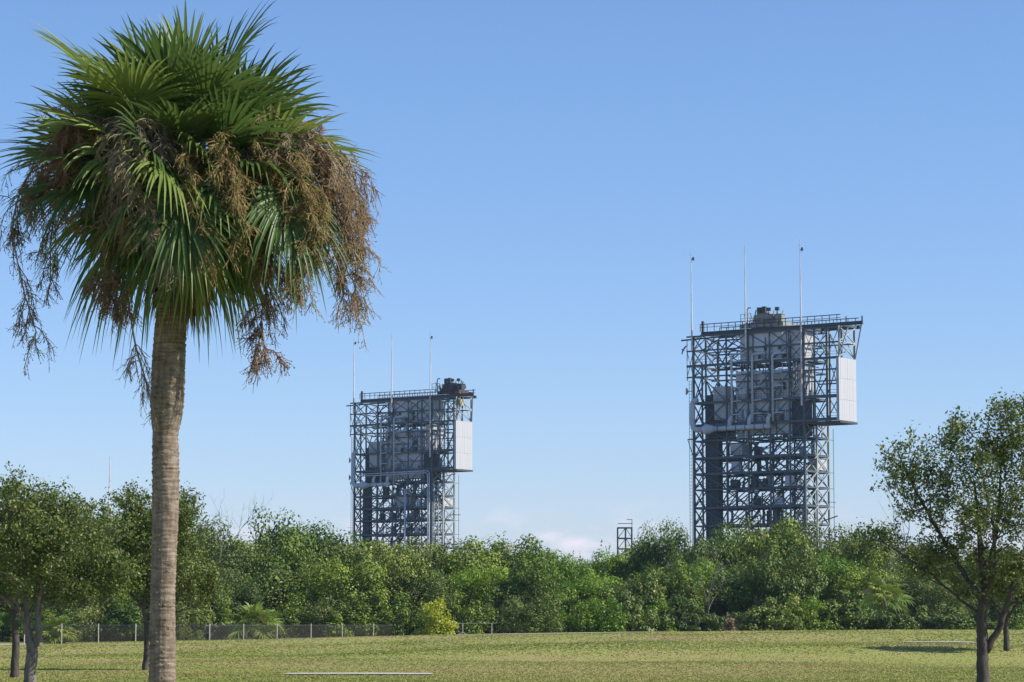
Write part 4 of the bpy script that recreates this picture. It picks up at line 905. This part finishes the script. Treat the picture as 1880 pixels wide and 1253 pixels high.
    # microwave dishes
    for z in ((43.1,) if variant == 0 else (39.6, 35.6)):
        c = Vector((-23.4, -.2, z)); d = Vector((-.75, -.6, 0)).normalized()
        MB().tube([c, c + d * .25, c + d * .4], [.25, .62, .66], 14).bar(c, (-22.4, 0, z), .12).build('dish', M['steel_pale'], T)
    # ladder at the left column
    ld = MB()
    for s in (-.3, .3): ld.bar((-22.9 + s * .8, -.3, 0), (-22.9 + s * .8, -.3, 45), .06)
    for z in np.arange(.5, 45, .6): ld.bar((-23.15, -.3, z), (-22.65, -.3, z), .05)
    ld.build('ladder', M['steel'], T)
    # service cable on the far corner
    c = MB().tube([(.2, DEP + 1.4, 0), (.2, DEP + 1.4, 36)], .05, 6)
    for z in (9, 16, 22.2, 25.4, 28.2, 34): c.bar((.2, DEP, z), (.2, DEP + 1.6, z), .09)
    c.build('service_cable', M['steel'], T)
    return T
launch_tower((50.8, 472, 0), 'larger nearer launch tower of grey steel with a crane mid-roof, at right', 0)
launch_tower((-18.2, 619, 0), 'smaller farther launch tower of grey steel with a red-based crane at its right end', 1)

# small scaffold tower and far mast
yS = 520; o_ = at(1135, 1147, yS); st = empty('scaffold_tower', (o_.x, yS, 0)); tag(st, 'small open steel scaffold tower peeping over the thicket between the launch towers', 'tower')
for x in (0, 1.5, 2.7):
    for v in (0, 2.4): barobj('column', (x, v, 0), (x, v, 20.1), .2, .2, 'steel_dark', st)
for z in (5, 8, 11, 14, 16, 18, 20):
    for v in (0, 2.4): barobj('girder', (0, v, z), (2.7, v, z), .15, .22, 'steel_dark', st)
for z0, z1 in ((8, 11), (11, 14), (14, 16), (16, 18), (18, 20)):
    barobj('brace', (0, 0, z0), (1.5, 0, z1), .12, .12, 'steel_dark', st); barobj('brace', (1.5, 0, z1), (2.7, 0, z0), .12, .12, 'steel_dark', st)
for p, q in (((2.7, 0, 20), (2.7, 0, 21.6)), ((2.7, 0, 21.55), (1.7, 0, 21.55)), ((0, 0, 20.8), (2.7, 0, 20.8))): barobj('top_pole', p, q, .12, .12, 'steel_dark', st)
yM = 420; o_ = at(197, 1147, yM); mt = empty('antenna_mast', (o_.x, yM, 0)); tag(mt, 'thin pale antenna mast above the trees left of the palm', 'mast')
MB().tube([(0, 0, 0), (0, 0, 18), (0, 0, 27.4)], [.16, .12, .05], 8).build('pole', M['mast'], mt); MB().tube([(0, 0, 18), (0, 0, 18.2)], .2, 8).build('collar', M['mast'], mt)
# bird left of the right tower
p = at(1254, 643, 440); b = MB(); b.tube([(-.35, 0, 0), (-.1, 0, .02), (.15, 0, 0), (.32, 0, .03)], [.02, .1, .09, .02], 8)
b.v += [(-.1, 0, .05), (.12, 0, .05), (.0, -.2, .75), (.3, -.25, .95), (-.1, .1, -.0), (.12, .1, -.0), (.02, .3, -.55), (.28, .35, -.8), (-.1, 0, .09), (.12, 0, .09)]
n = len(b.v) - 10; b.f += [(n, n+1, n+3, n+2), (n+4, n+5, n+7, n+6)]; bo = b.build('bird', M['bird']); bo.location = p; bo.rotation_euler = (0, .5, 0)
tag(bo, 'small dark bird flying beside the top left of the right launch tower', 'bird')

# ------------------------------------------------------------------ the hazy coastal air
hm = bpy.data.materials.new('haze'); hm.use_nodes = True; hn = hm.node_tree; hn.nodes.clear()
ho = hn.nodes.new('ShaderNodeOutputMaterial'); hv = hn.nodes.new('ShaderNodeVolumePrincipled')
hv.inputs['Color'].default_value = (0.62, 0.78, 1.0, 1); hv.inputs['Density'].default_value = 0.00007; hv.inputs['Anisotropy'].default_value = 0.2
hn.links.new(hv.outputs[0], ho.inputs['Volume'])
tag(MB().box(-6100, 6100, -1600, 9100, -1.2, 72).build('haze', hm), 'thin pale blue air between the camera and the far towers', 'haze', kind='stuff')
